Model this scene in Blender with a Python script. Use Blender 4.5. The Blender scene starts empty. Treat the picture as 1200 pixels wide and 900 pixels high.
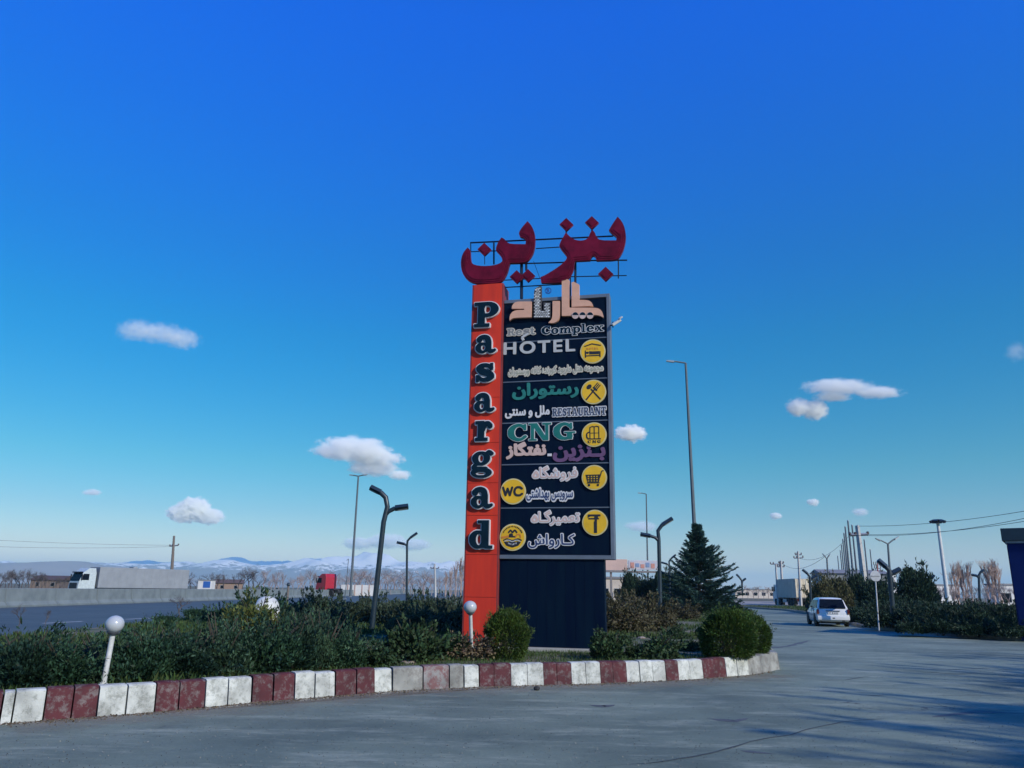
import bpy, bmesh, math, random
import numpy as np
from mathutils import Vector, Matrix
R = math.radians
S = bpy.context.scene
COL = S.collection

# ------------------------------------------------------------------ camera
F, PITCH, ROLL, H = 900.0, math.atan(242/900), math.atan2(51, 3347), 1.6
FWD = np.array([0, math.cos(PITCH), math.sin(PITCH)])
_r0 = np.array([1.0, 0, 0]); _u0 = np.cross(_r0, FWD)
RGT = _r0*math.cos(ROLL) + _u0*math.sin(ROLL)
UPV = _u0*math.cos(ROLL) - _r0*math.sin(ROLL)
cam = bpy.data.cameras.new('camera'); camo = bpy.data.objects.new('camera', cam); COL.objects.link(camo)
cam.sensor_width = 36; cam.lens = 27.0; cam.clip_end = 90000; cam.clip_start = 0.05
camo.matrix_world = Matrix(((RGT[0], UPV[0], -FWD[0], 0), (RGT[1], UPV[1], -FWD[1], 0), (RGT[2], UPV[2], -FWD[2], H), (0, 0, 0, 1)))
S.camera = camo

# ------------------------------------------------------------------ light
SUN_AZ, SUN_EL = R(134), R(28.5)          # clockwise from +Y (the view direction): behind the camera, to the right
sdir = Vector((math.sin(SUN_AZ)*math.cos(SUN_EL), math.cos(SUN_AZ)*math.cos(SUN_EL), math.sin(SUN_EL)))
sun = bpy.data.lights.new('sun', 'SUN'); suno = bpy.data.objects.new('sun', sun); COL.objects.link(suno)
sun.energy = 4.4; sun.angle = R(0.5); sun.color = (1.0, 0.95, 0.83)
suno.rotation_euler = sdir.to_track_quat('Z', 'Y').to_euler()
W = bpy.data.worlds.new('World'); S.world = W; W.use_nodes = True
nt = W.node_tree; bg = nt.nodes['Background']
sky = nt.nodes.new('ShaderNodeTexSky'); sky.sky_type = 'NISHITA'; sky.sun_disc = False
sky.sun_elevation = SUN_EL; sky.sun_rotation = SUN_AZ; sky.air_density = 1.0; sky.dust_density = 0.3; sky.ozone_density = 5.0; sky.altitude = 900
hsv = nt.nodes.new('ShaderNodeHueSaturation'); hsv.inputs['Saturation'].default_value = 1.33; hsv.inputs['Value'].default_value = 1.0
gam = nt.nodes.new('ShaderNodeGamma'); gam.inputs[1].default_value = 1.0
nt.links.new(sky.outputs[0], hsv.inputs['Color']); nt.links.new(hsv.outputs[0], gam.inputs[0]); 
# the photograph's deep polarised-looking blue: the whole dome graded by height above the horizon
tcw = nt.nodes.new('ShaderNodeTexCoord'); spw = nt.nodes.new('ShaderNodeSeparateXYZ'); nt.links.new(tcw.outputs['Generated'], spw.inputs[0])
rmp = nt.nodes.new('ShaderNodeValToRGB'); nt.links.new(spw.outputs[2], rmp.inputs[0])
stops = [(.0,(2.05,1.40,1.10)),(.045,(1.82,1.29,1.00)),(.09,(1.42,1.23,.98)),(.15,(1.12,1.38,1.02)),(.22,(.80,1.45,1.2)),(.31,(.22,1.54,1.42)),(.41,(.0,1.57,1.85)),(.53,(.0,1.66,2.55)),(.65,(.0,1.80,3.35)),(1.0,(.0,1.60,3.0))]
el = rmp.color_ramp.elements
while len(el) < len(stops): el.new(.5)
for e_, (p_, c_) in zip(el, stops): e_.position = p_
for e_, (p_, c_) in zip(el, stops): e_.position = p_; e_.color = (c_[0]/4, c_[1]/4, c_[2]/4, 1)
vm = nt.nodes.new('ShaderNodeVectorMath'); vm.operation = 'MULTIPLY'; nt.links.new(gam.outputs[0], vm.inputs[0]); nt.links.new(rmp.outputs[0], vm.inputs[1])
vs4 = nt.nodes.new('ShaderNodeVectorMath'); vs4.operation = 'SCALE'; vs4.inputs['Scale'].default_value = 4.0; nt.links.new(vm.outputs[0], vs4.inputs[0]); nt.links.new(vs4.outputs[0], bg.inputs[0])
bg.inputs[1].default_value = 0.10
vs = S.view_settings; vs.view_transform = 'Standard'; vs.look = 'None'; vs.gamma = 1; vs.use_curve_mapping = False; vs.exposure = 0.0
S.cycles.max_bounces = 12; S.cycles.diffuse_bounces = 3; S.cycles.glossy_bounces = 3; S.cycles.transparent_max_bounces = 8; S.cycles.volume_bounces = 12
S.cycles.volume_step_rate = 1.0; S.cycles.volume_max_steps = 128

# ------------------------------------------------------------------ photograph measurements -> metres
def _ray(px, py): return FWD*F + RGT*(px-600) - UPV*(py-450)
def G(px, py, z=0.0):                    # point of the plane z seen there
    d = _ray(px, py); t = (z-H)/d[2]; return Vector((d[0]*t, d[1]*t, z))
def P(px, py, y):                        # point at forward distance y
    d = _ray(px, py); t = y/d[1]; return Vector((d[0]*t, y, H+d[2]*t))

# ------------------------------------------------------------------ materials
MATS = {}
def mat(name, col, rough=0.6, var=0.12, scale=6.0, bump=0.0, bscale=40.0, metal=0.0, col2=None, island=0.0, trans=0.0, spec=0.5, coat=0.0, sparse=None, stretch=None):
    if name in MATS: return MATS[name]
    m = bpy.data.materials.new(name); m.use_nodes = True; t = m.node_tree; n = t.nodes; L = t.links
    b = n['Principled BSDF']; MATS[name] = m
    tc = n.new('ShaderNodeTexCoord')
    no = n.new('ShaderNodeTexNoise'); no.inputs['Scale'].default_value = scale; no.inputs['Detail'].default_value = 6; no.inputs['Roughness'].default_value = .65
    if stretch:
        mp = n.new('ShaderNodeMapping'); mp.inputs['Scale'].default_value = stretch; L.new(tc.outputs['Object'], mp.inputs[0]); L.new(mp.outputs[0], no.inputs['Vector'])
    else: L.new(tc.outputs['Object'], no.inputs['Vector'])
    cr = n.new('ShaderNodeValToRGB'); e = cr.color_ramp.elements
    c2 = col2 or tuple(c*(1-2.2*var) for c in col)
    e[0].position = .32; e[1].position = .68
    e[0].color = (*[max(0, c) for c in c2], 1); e[1].color = (*col, 1)
    if sparse is not None: e[0].position, e[1].position = sparse
    L.new(no.outputs[0], cr.inputs[0]); out = cr.outputs[0]
    if island:
        ge = n.new('ShaderNodeNewGeometry'); hs = n.new('ShaderNodeHueSaturation')
        mr = n.new('ShaderNodeMapRange'); mr.inputs[3].default_value = 1-island; mr.inputs[4].default_value = 1+island
        L.new(ge.outputs['Random Per Island'], mr.inputs[0]); L.new(mr.outputs[0], hs.inputs['Value'])
        m2 = n.new('ShaderNodeMapRange'); m2.inputs[3].default_value = .5-.03; m2.inputs[4].default_value = .5+.025
        L.new(ge.outputs['Random Per Island'], m2.inputs[0]); L.new(m2.outputs[0], hs.inputs['Hue'])
        L.new(out, hs.inputs['Color']); out = hs.outputs[0]
    L.new(out, b.inputs['Base Color'])
    b.inputs['Roughness'].default_value = rough; b.inputs['Metallic'].default_value = metal
    b.inputs['Specular IOR Level'].default_value = spec; b.inputs['Coat Weight'].default_value = coat
    if bump:
        n2 = n.new('ShaderNodeTexNoise'); n2.inputs['Scale'].default_value = bscale; n2.inputs['Detail'].default_value = 4
        L.new(tc.outputs['Object'], n2.inputs['Vector'])
        bu = n.new('ShaderNodeBump'); bu.inputs['Strength'].default_value = bump; bu.inputs['Distance'].default_value = .02
        L.new(n2.outputs[0], bu.inputs['Height']); L.new(bu.outputs[0], b.inputs['Normal'])
    if trans:
        tr = n.new('ShaderNodeBsdfTranslucent'); mx = n.new('ShaderNodeMixShader'); mx.inputs[0].default_value = trans
        L.new(out, tr.inputs[0]); L.new(b.outputs[0], mx.inputs[1]); L.new(tr.outputs[0], mx.inputs[2])
        L.new(mx.outputs[0], n['Material Output'].inputs[0])
    return m

def worn(name, paint, base, amount=.5, scale=7.0):      # flaking paint over concrete, dirt low down as blotches
    if name in MATS: return MATS[name]
    m = bpy.data.materials.new(name); m.use_nodes = True; t = m.node_tree; n = t.nodes; L = t.links; b = n['Principled BSDF']; MATS[name] = m
    tc = n.new('ShaderNodeTexCoord'); ge = n.new('ShaderNodeNewGeometry')
    n1 = n.new('ShaderNodeTexNoise'); n1.inputs['Scale'].default_value = scale; n1.inputs['Detail'].default_value = 9; n1.inputs['Roughness'].default_value = .85
    L.new(ge.outputs['Position'], n1.inputs['Vector'])
    n2 = n.new('ShaderNodeTexNoise'); n2.inputs['Scale'].default_value = scale*.5; n2.inputs['Detail'].default_value = 8; n2.inputs['Roughness'].default_value = .7
    L.new(ge.outputs['Position'], n2.inputs['Vector'])
    ad = n.new('ShaderNodeMath'); ad.operation = 'ADD'; L.new(n1.outputs[0], ad.inputs[0]); L.new(n2.outputs[0], ad.inputs[1])
    cr = n.new('ShaderNodeValToRGB'); e = cr.color_ramp.elements; c = .8+.4*amount
    e[0].position = c*.5*.5+.17; e[1].position = c*.5*.5+.27; e[0].color = (0, 0, 0, 1); e[1].color = (1, 1, 1, 1)
    hf = n.new('ShaderNodeMath'); hf.operation = 'MULTIPLY'; hf.inputs[1].default_value = .5; L.new(ad.outputs[0], hf.inputs[0]); L.new(hf.outputs[0], cr.inputs[0])
    mx = n.new('ShaderNodeMix'); mx.data_type = 'RGBA'; mx.inputs[6].default_value = (*base, 1); mx.inputs[7].default_value = (*paint, 1)
    L.new(cr.outputs[0], mx.inputs[0])
    n3 = n.new('ShaderNodeTexNoise'); n3.inputs['Scale'].default_value = 3.2; n3.inputs['Detail'].default_value = 8
    L.new(ge.outputs['Position'], n3.inputs['Vector'])
    mr = n.new('ShaderNodeMapRange'); mr.inputs[1].default_value = .3; mr.inputs[2].default_value = .7; mr.inputs[3].default_value = .55; mr.inputs[4].default_value = 1.1
    L.new(n3.outputs[0], mr.inputs[0])
    hs = n.new('ShaderNodeHueSaturation'); L.new(mr.outputs[0], hs.inputs['Value']); L.new(mx.outputs[2], hs.inputs['Color'])
    L.new(hs.outputs[0], b.inputs['Base Color']); b.inputs['Roughness'].default_value = .8
    bu = n.new('ShaderNodeBump'); bu.inputs['Strength'].default_value = .5; bu.inputs['Distance'].default_value = .01
    L.new(n1.outputs[0], bu.inputs['Height']); L.new(bu.outputs[0], b.inputs['Normal'])
    return m

# ------------------------------------------------------------------ objects
def tag(o, label=None, cat=None, group=None, kind=None):
    if label: o['label'] = label
    if cat: o['category'] = cat
    if group: o['group'] = group
    if kind: o['kind'] = kind
    return o
def empty(name, loc, label, cat, group=None, rz=0.0):
    o = bpy.data.objects.new(name, None); COL.objects.link(o); o.location = loc; o.rotation_euler[2] = rz
    o.empty_display_size = .1
    return tag(o, label, cat, group)
def link(name, me, parent=None, m=None):
    if m is not None and not me.materials: me.materials.append(m)
    o = bpy.data.objects.new(name, me); COL.objects.link(o)
    if parent is not None: o.parent = parent
    return o
def copy_tree(o, parent=None):
    c = o.copy(); COL.objects.link(c)
    if parent is not None: c.parent = parent
    for ch in list(o.children): copy_tree(ch, c)
    return c

class MB:                                     # collects solids, then becomes ONE mesh object
    def __init__(s): s.v = []; s.f = []
    def add(s, vs, fs):
        k = len(s.v); s.v += [tuple(p) for p in vs]; s.f += [tuple(i+k for i in f) for f in fs]; return s
    def box(s, x0, x1, y0, y1, z0, z1, M=None):
        vs = [Vector(p) for p in ((x0,y0,z0),(x1,y0,z0),(x1,y1,z0),(x0,y1,z0),(x0,y0,z1),(x1,y0,z1),(x1,y1,z1),(x0,y1,z1))]
        if M is not None: vs = [M @ p for p in vs]
        return s.add(vs, [(0,3,2,1),(4,5,6,7),(0,1,5,4),(1,2,6,5),(2,3,7,6),(3,0,4,7)])
    def bbox(s, x0, x1, y0, y1, z0, z1, b=.03, M=None):      # chamfered box
        bm = bmesh.new(); bmesh.ops.create_cube(bm, size=1)
        for v in bm.verts: v.co = Vector((x0+(v.co.x+.5)*(x1-x0), y0+(v.co.y+.5)*(y1-y0), z0+(v.co.z+.5)*(z1-z0)))
        bmesh.ops.bevel(bm, geom=bm.edges[:], offset=b, segments=2, affect='EDGES', profile=.6)
        if M is not None: bmesh.ops.transform(bm, matrix=M, verts=bm.verts)
        bm.verts.ensure_lookup_table()
        s.add([v.co.copy() for v in bm.verts], [[v.index for v in f.verts] for f in bm.faces]); bm.free(); return s
    def tube(s, pts, rad, n=8, cap=True):
        pts = [Vector(p) for p in pts]; rads = rad if isinstance(rad, (list, tuple)) else [rad]*len(pts)
        vs = []; fs = []; prev = None
        for i, p in enumerate(pts):
            d = (pts[min(i+1, len(pts)-1)]-pts[max(i-1, 0)]).normalized()
            if prev is None:
                a = d.orthogonal().normalized()
            else:
                a = (prev-d*prev.dot(d)).normalized()
            prev = a; b = d.cross(a)
            for k in range(n):
                t = 2*math.pi*(k+.5)/n; vs.append(p+(a*math.cos(t)+b*math.sin(t))*rads[i])
        for i in range(len(pts)-1):
            for k in range(n):
                j = (k+1) % n; fs.append((i*n+k, i*n+j, (i+1)*n+j, (i+1)*n+k))
        if cap: fs.append(tuple(range(n-1, -1, -1))); fs.append(tuple((len(pts)-1)*n+k for k in range(n)))
        return s.add(vs, fs)
    def lathe(s, prof, c=(0,0,0), n=20, axis='z', M=None):     # prof: (radius, height)
        vs = []; fs = []
        for r, h in prof:
            for k in range(n):
                t = 2*math.pi*k/n; x, y = r*math.cos(t), r*math.sin(t)
                p = Vector((x, y, h)) if axis == 'z' else Vector((h, x, y)) if axis == 'x' else Vector((y, h, x))
                p += Vector(c); vs.append(M @ p if M is not None else p)
        for i in range(len(prof)-1):
            for k in range(n):
                j = (k+1) % n; fs.append((i*n+k, i*n+j, (i+1)*n+j, (i+1)*n+k))
        if prof[0][0] > 1e-6: fs.append(tuple(range(n-1, -1, -1)))
        if prof[-1][0] > 1e-6: fs.append(tuple((len(prof)-1)*n+k for k in range(n)))
        return s.add(vs, fs)
    def sphere(s, c, r, n=20, m=12, sz=1.0):
        return s.lathe([(max(r*math.sin(math.pi*i/m), 1e-7), -r*sz*math.cos(math.pi*i/m)) for i in range(m+1)], c, n)
    def prism(s, poly, M, d0, d1):            # polygon in x,z pushed along y, through matrix M
        n = len(poly); vs = [M @ Vector((x, d0, z)) for x, z in poly]+[M @ Vector((x, d1, z)) for x, z in poly]
        fs = [tuple(range(n)), tuple(range(2*n-1, n-1, -1))]
        for i in range(n):
            j = (i+1) % n; fs.append((i, i+n, j+n, j))
        return s.add(vs, fs)
    def mesh(s, name='m', smooth=False, merge=False):
        me = bpy.data.meshes.new(name); me.from_pydata(s.v, [], s.f); me.update()
        bm = bmesh.new(); bm.from_mesh(me)
        if merge: bmesh.ops.remove_doubles(bm, verts=bm.verts, dist=1e-4)
        bmesh.ops.recalc_face_normals(bm, faces=bm.faces); bm.to_mesh(me); bm.free()
        if smooth:
            me.polygons.foreach_set('use_smooth', [True]*len(me.polygons)); me.set_sharp_from_angle(angle=R(38))
        return me
    def build(s, name, m, parent=None, smooth=False, merge=False):
        me = s.mesh(name, smooth, merge); return link(name, me, parent, m)

def raw_mesh(name, V, quads=None, tris=None):
    me = bpy.data.meshes.new(name)
    V = np.asarray(V, dtype=np.float32); me.vertices.add(len(V)); me.vertices.foreach_set('co', V.ravel())
    fa = quads if quads is not None else tris; k = 4 if quads is not None else 3
    fa = np.asarray(fa, dtype=np.int32)
    me.loops.add(fa.size); me.loops.foreach_set('vertex_index', fa.ravel())
    me.polygons.add(len(fa)); me.polygons.foreach_set('loop_start', np.arange(0, fa.size, k, dtype=np.int32))
    me.polygons.foreach_set('loop_total', np.full(len(fa), k, dtype=np.int32))
    me.update(calc_edges=True); return me

def leaves(rng, pts, axis, length, width, tilt=.6):
    """rhombic leaves at pts, long axis near `axis` plus noise; returns verts, quads"""
    n = len(pts); a = axis+rng.normal(0, tilt, (n, 3)); a /= np.linalg.norm(a, axis=1)[:, None]
    b = np.cross(a, rng.normal(0, 1, (n, 3))); b /= np.linalg.norm(b, axis=1)[:, None]
    c = np.cross(a, b)
    L = (length*rng.uniform(.6, 1.3, n))[:, None]; w = (width*rng.uniform(.7, 1.3, n))[:, None]
    v = np.stack([pts, pts+a*L*.5+b*w*.5+c*L*.06, pts+a*L, pts+a*L*.5-b*w*.5+c*L*.06], 1).reshape(-1, 3)
    q = np.arange(4*n).reshape(-1, 4); return v, q

def lumpy(rng, n, rad, base=.5, k=7, amp=.28, flat=0.15, power=.5):
    """points through an ellipsoid with uneven outline, denser to the outside"""
    d = rng.normal(0, 1, (n, 3)); d /= np.linalg.norm(d, axis=1)[:, None]
    d[:, 2] = np.where(d[:, 2] < -flat, -d[:, 2], d[:, 2])
    c = rng.normal(0, 1, (k, 3)); c /= np.linalg.norm(c, axis=1)[:, None]
    bump = np.exp(6*(d @ c.T-1)).max(1)
    c2 = rng.normal(0, 1, (k*5, 3)); c2 /= np.linalg.norm(c2, axis=1)[:, None]
    b2 = np.exp(30*(d @ c2.T-1)).max(1)
    r = (1-amp+amp*bump+.12*b2)*(base+(1-base)*rng.uniform(0, 1, n)**power)
    return d*r[:, None]*np.array(rad), d

def mesh_outline(polys, d0, d1, name):       # even-odd filled contours, extruded: used for lettering and cut metal
    cu = bpy.data.curves.new(name, 'CURVE'); cu.dimensions = '2D'; cu.fill_mode = 'BOTH'; cu.extrude = abs(d1-d0)/2
    for p in polys:
        sp = cu.splines.new('POLY'); sp.points.add(len(p)-1)
        for i, (x, y) in enumerate(p): sp.points[i].co = (x, y, 0, 1)
        sp.use_cyclic_u = True
    o = bpy.data.objects.new(name, cu); me = bpy.data.meshes.new_from_object(o)
    bpy.data.objects.remove(o); bpy.data.curves.remove(cu)
    # curve plane xy, normal z  ->  sign plane: x right, z up, -y towards the viewer
    mid = (d0+d1)/2
    co = np.empty(len(me.vertices)*3, dtype=np.float32); me.vertices.foreach_get('co', co); co = co.reshape(-1, 3)
    nc = np.stack([co[:, 0], -(co[:, 2]+mid), co[:, 1]], 1); me.vertices.foreach_set('co', nc.ravel())
    me.update()
    for k in range(len(me.materials)): me.materials.pop()
    return me

# ------------------------------------------------------------------ shapes drawn on a fine grid, then contoured
def edt(mask):                               # distance (in cells) to the nearest True cell
    h, w = mask.shape; BIG = 1e6
    g = np.where(mask, 0., BIG)
    for x in range(1, w): g[:, x] = np.minimum(g[:, x], g[:, x-1]+1)
    for x in range(w-2, -1, -1): g[:, x] = np.minimum(g[:, x], g[:, x+1]+1)
    g = np.minimum(g, BIG)**2; out = np.full((h, w), 1e12)
    for dy in range(-h+1, h):
        if abs(dy) > 27: continue
        a = g[max(0, -dy):h-max(0, dy)]+dy*dy
        o = out[max(0, dy):h-max(0, -dy)]; np.minimum(o, a, out=o)
    return np.sqrt(np.minimum(out, 900))
def sdf(mask):
    s = edt(mask)-edt(~mask); s = np.clip(s, -27, 27)
    p = np.pad(s, 1, 'edge')
    return (p[1:-1, 1:-1]*4+p[:-2, 1:-1]+p[2:, 1:-1]+p[1:-1, :-2]+p[1:-1, 2:])/8+.0
def contour(s, lv):                          # marching squares, inside = s < lv; returns loops in grid units
    s = s-lv; s = np.where(np.abs(s) < 1e-4, 1e-4, s); h, w = s.shape; seg = {}
    ins = s < 0
    code = ins[:-1, :-1]*1+ins[:-1, 1:]*2+ins[1:, 1:]*4+ins[1:, :-1]*8
    ys, xs = np.nonzero((code > 0) & (code < 15))
    T = {1:[(3,0)],2:[(0,1)],3:[(3,1)],4:[(1,2)],5:[(3,2),(1,0)],6:[(0,2)],7:[(3,2)],8:[(2,3)],9:[(2,0)],10:[(0,3),(2,1)],11:[(2,1)],12:[(1,3)],13:[(1,0)],14:[(0,3)]}
    def ek(y, x, e): return (y, x, 0) if e == 0 else (y, x+1, 1) if e == 1 else (y+1, x, 0) if e == 2 else (y, x, 1)
    def pt(k):
        y, x, o = k
        if o == 0: a, b = s[y, x], s[y, x+1]; return (x+a/(a-b), y)
        a, b = s[y, x], s[y+1, x]; return (x, y+a/(a-b))
    for y, x in zip(ys.tolist(), xs.tolist()):
        for a, b in T[int(code[y, x])]: seg[ek(y, x, a)] = ek(y, x, b)
    loops = []
    while seg:
        k0 = next(iter(seg)); k = k0; L = []
        while k in seg: L.append(pt(k)); k = seg.pop(k)
        if len(L) > 5: loops.append(L)
    return loops
def simplify(L, tol=.18):
    P_ = np.array(L); n = len(P_); keep = np.zeros(n, bool); i1 = int(np.argmax(((P_-P_[0])**2).sum(1))); keep[[0, i1]] = True
    def rec(a, b):
        if b-a < 2: return
        idx = np.arange(a+1, b) % n; A, B = P_[a % n], P_[b % n]; d = B-A; L_ = math.hypot(*d) or 1
        dist = np.abs(d[0]*(P_[idx, 1]-A[1])-d[1]*(P_[idx, 0]-A[0]))/L_; k = int(np.argmax(dist))
        if dist[k] > tol: m = a+1+k; keep[m % n] = True; rec(a, m); rec(m, b)
    rec(0, i1); rec(i1, n)
    return [tuple(p) for p in P_[keep]]

class Grid:                                  # unit drawing: x 0..w, y 0..h (y up), res cells per unit
    def __init__(g, x0, y0, x1, y1, res, pad=26):
        g.x0, g.y0, g.res, g.pad = x0, y0, res, pad
        g.w = int((x1-x0)*res)+2*pad; g.h = int((y1-y0)*res)+2*pad
        g.X, g.Y = np.meshgrid(x0+(np.arange(g.w)-pad)/res, y0+(np.arange(g.h)-pad)/res); g.m = np.zeros((g.h, g.w), bool)
    def put(g, c, on=True): g.m = (g.m | c) if on else (g.m & ~c)
    def box(g, a, b, c, d, on=True): g.put((g.X >= a) & (g.X <= c) & (g.Y >= b) & (g.Y <= d), on)
    def ell(g, cx, cy, rx, ry, on=True): g.put(((g.X-cx)/rx)**2+((g.Y-cy)/ry)**2 <= 1, on)
    def stroke(g, pts, r, on=True):
        rs = r if isinstance(r, (list, tuple)) else [r]*len(pts)
        for (p, q, ra, rb) in zip(pts[:-1], pts[1:], rs[:-1], rs[1:]):
            d = (q[0]-p[0], q[1]-p[1]); l2 = d[0]**2+d[1]**2 or 1e-9
            t = np.clip(((g.X-p[0])*d[0]+(g.Y-p[1])*d[1])/l2, 0, 1)
            g.put((g.X-p[0]-t*d[0])**2+(g.Y-p[1]-t*d[1])**2 <= (ra+(rb-ra)*t)**2, on)
    def curve(g, pts, r, on=True):
        n = len(pts); rs = r if isinstance(r, (list, tuple)) else [r]*n; o = []; ro = []
        for i in range(n-1):
            p0, p1, p2, p3 = pts[max(i-1, 0)], pts[i], pts[i+1], pts[min(i+2, n-1)]
            for k in range(6):
                t = k/6; c = [.5*(2*p1[j]+(-p0[j]+p2[j])*t+(2*p0[j]-5*p1[j]+4*p2[j]-p3[j])*t*t+(-p0[j]+3*p1[j]-3*p2[j]+p3[j])*t**3) for j in (0, 1)]
                o.append(c); ro.append(rs[i]*(1-t)+rs[i+1]*t)
        o.append(pts[-1]); ro.append(rs[-1]); g.stroke(o, ro, on)
    def poly(g, pts, on=True):
        c = np.zeros_like(g.m); n = len(pts)
        for i in range(n):
            (xa, ya), (xb, yb) = pts[i], pts[(i+1) % n]
            if ya == yb: continue
            c ^= ((ya > g.Y) != (yb > g.Y)) & (g.X < (xb-xa)*(g.Y-ya)/(yb-ya)+xa)
        g.put(c, on)
    def loops(g, grow=0.0, tol=.2):           # grow in drawing units
        g_s = getattr(g, '_s', None)
        if g_s is None: g._s = g_s = sdf(g.m)
        return [[(g.x0+(x-g.pad)/g.res, g.y0+(y-g.pad)/g.res) for x, y in simplify(L, tol)] for L in contour(g_s, grow*g.res)]

def glyph(g, ch, o):                         # slab-serif letters; o = x offset; returns advance
    B = lambda a, b, c, d, on=True: g.box(o+a, b, o+c, d, on)
    E = lambda a, b, c, d, on=True: g.ell(o+a, b, c, d, on)
    C = lambda p, r: g.curve([(o+x, y) for x, y in p], r)
    if ch == 'P':
        B(.14,0,.42,1); B(0,0,.60,.13); B(0,.87,.6,1); E(.56,.70,.40,.30); B(.14,.40,.56,1); E(.52,.70,.13,.16,False); B(.42,.54,.52,.86,False); return 1.04
    if ch == 'R':
        B(.12,0,.34,1); B(0,0,.46,.13); B(0,.87,.5,1); E(.50,.73,.32,.27); B(.14,.46,.5,1); E(.48,.73,.11,.14,False); B(.34,.59,.48,.87,False)
        C([(.46,.5),(.62,.4),(.68,.15),(.86,.07)], .10); return 1.0
    if ch == 'a':
        C([(.17,.60),(.25,.68),(.42,.70),(.56,.62),(.60,.45)], [.12,.10,.11,.13,.14]); E(.18,.575,.13,.11); B(.46,.12,.74,.5)
        E(.31,.22,.31,.245); E(.36,.22,.10,.13,False); C([(.6,.2),(.66,.08),(.80,.06),(.90,.1)], [.13,.10,.08,.06]); B(.48,.3,.72,.45); return .98
    if ch == 's':
        C([(.66,.60),(.50,.71),(.30,.70),(.18,.58),(.30,.45),(.55,.36),(.66,.22),(.52,.10),(.30,.09),(.14,.20)], [.09,.08,.10,.14,.15,.15,.14,.10,.08,.09])
        B(.62,.50,.74,.80); B(.04,0,.16,.30); return .84
    if ch == 'r':
        B(.12,0,.42,.80); B(0,0,.58,.13); B(0,.67,.3,.80); C([(.36,.45),(.42,.62),(.56,.70),(.66,.66)], [.1,.12,.10,.09]); E(.68,.60,.12,.12); return .84
    if ch == 'g':
        E(.42,.50,.36,.30); E(.42,.50,.11,.17,False); C([(.62,.68),(.72,.78),(.80,.74)], [.07,.07,.08]); E(.82,.70,.10,.09)
        C([(.24,.26),(.14,.14),(.22,.06),(.6,.05)], [.07,.09,.10,.10]); E(.44,-.10,.42,.22); E(.42,-.14,.20,.07,False); return .95
    if ch == 'd':
        E(.33,.35,.33,.36); E(.37,.35,.11,.22,False); B(.46,.02,.74,1.1); B(.32,.98,.6,1.1); B(.6,0,.88,.12); return .95
    if ch == 'C':
        C([(.80,.72),(.62,.90),(.38,.88),(.18,.66),(.18,.34),(.38,.12),(.62,.10),(.82,.26)], [.07,.08,.10,.15,.15,.10,.08,.08]); B(.74,.62,.86,.98); return .98
    if ch == 'G':
        C([(.80,.72),(.62,.90),(.38,.88),(.18,.66),(.18,.34),(.38,.12),(.62,.10),(.80,.22)], [.07,.08,.10,.15,.15,.10,.08,.08]); B(.74,.62,.86,.98); B(.62,.04,.86,.44); B(.5,.38,1.0,.48); return 1.06
    if ch == 'N':
        B(.10,0,.24,1); B(0,0,.36,.10); B(0,.90,.36,1); B(.76,0,.90,1); B(.62,.90,1.02,1); g.poly([(o+.10,1),(o+.38,1),(o+.90,0),(o+.66,0)]); return 1.12
    if ch == 'o': E(.37,.36,.37,.38); E(.37,.36,.13,.24,False); return .82
    if ch == 'm':
        B(.10,0,.30,.72); B(0,0,.40,.11); B(0,.61,.3,.72); C([(.28,.5),(.42,.66),(.56,.6),(.60,.4)], .09); B(.50,0,.70,.5); B(.44,0,.78,.11)
        C([(.68,.5),(.82,.66),(.96,.6),(1.0,.4)], .09); B(.90,0,1.10,.5); B(.84,0,1.20,.11); return 1.28
    if ch == 'p':
        B(.10,-.30,.32,.72); B(0,-.30,.44,-.19); B(0,.61,.3,.72); E(.46,.36,.34,.37); E(.45,.36,.12,.23,False); return .90
    if ch == 'l': B(.10,0,.32,1.04); B(0,0,.42,.11); B(0,.93,.3,1.04); return .50
    if ch == 'e':
        E(.37,.36,.37,.38); E(.38,.36,.13,.25,False); B(.2,.33,.70,.43); B(.50,.20,.80,.33,False); return .82
    if ch == 'x':
        g.poly([(o+.06,.72),(o+.30,.72),(o+.78,0),(o+.54,0)]); g.poly([(o+.08,0),(o+.22,0),(o+.76,.72),(o+.62,.72)])
        B(0,0,.34,.10); B(.48,0,.84,.10); B(0,.62,.36,.72); B(.50,.62,.84,.72); return .92
    if ch == 't': B(.14,.06,.34,.98); B(0,.60,.50,.72); C([(.24,.14),(.36,.06),(.50,.12)], .08); return .58
    if ch == 'E': B(.12,0,.34,1); B(0,0,.76,.12); B(0,.88,.76,1); B(.64,0,.76,.30); B(.64,.7,.76,1); B(.3,.44,.58,.56); B(.5,.34,.60,.66); return .88
    if ch == 'S':
        C([(.64,.78),(.46,.90),(.24,.84),(.18,.68),(.34,.55),(.56,.42),(.62,.24),(.42,.10),(.18,.18)], [.08,.08,.11,.13,.13,.13,.12,.09,.08]); B(.62,.62,.74,.96); B(.04,.04,.16,.38); return .84
    if ch == 'T': B(.30,0,.54,1); B(.16,0,.68,.12); B(0,.88,.84,1); B(0,.66,.11,1); B(.73,.66,.84,1); return .94
    if ch == 'A':
        g.poly([(o+.12,0),(o+.26,0),(o+.50,.86),(o+.74,0),(o+.98,0),(o+.62,1),(o+.40,1)]); B(.2,.28,.78,.38); B(0,0,.36,.11); B(.60,0,1.08,.11); return 1.12
    if ch == 'U': B(.12,.3,.36,1); B(0,.88,.48,1); B(.72,.3,.86,1); B(.60,.88,.98,1); C([(.24,.34),(.30,.14),(.52,.08),(.72,.14),(.79,.34)], [.12,.1,.09,.08,.07]); return 1.04
    return .4
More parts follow.
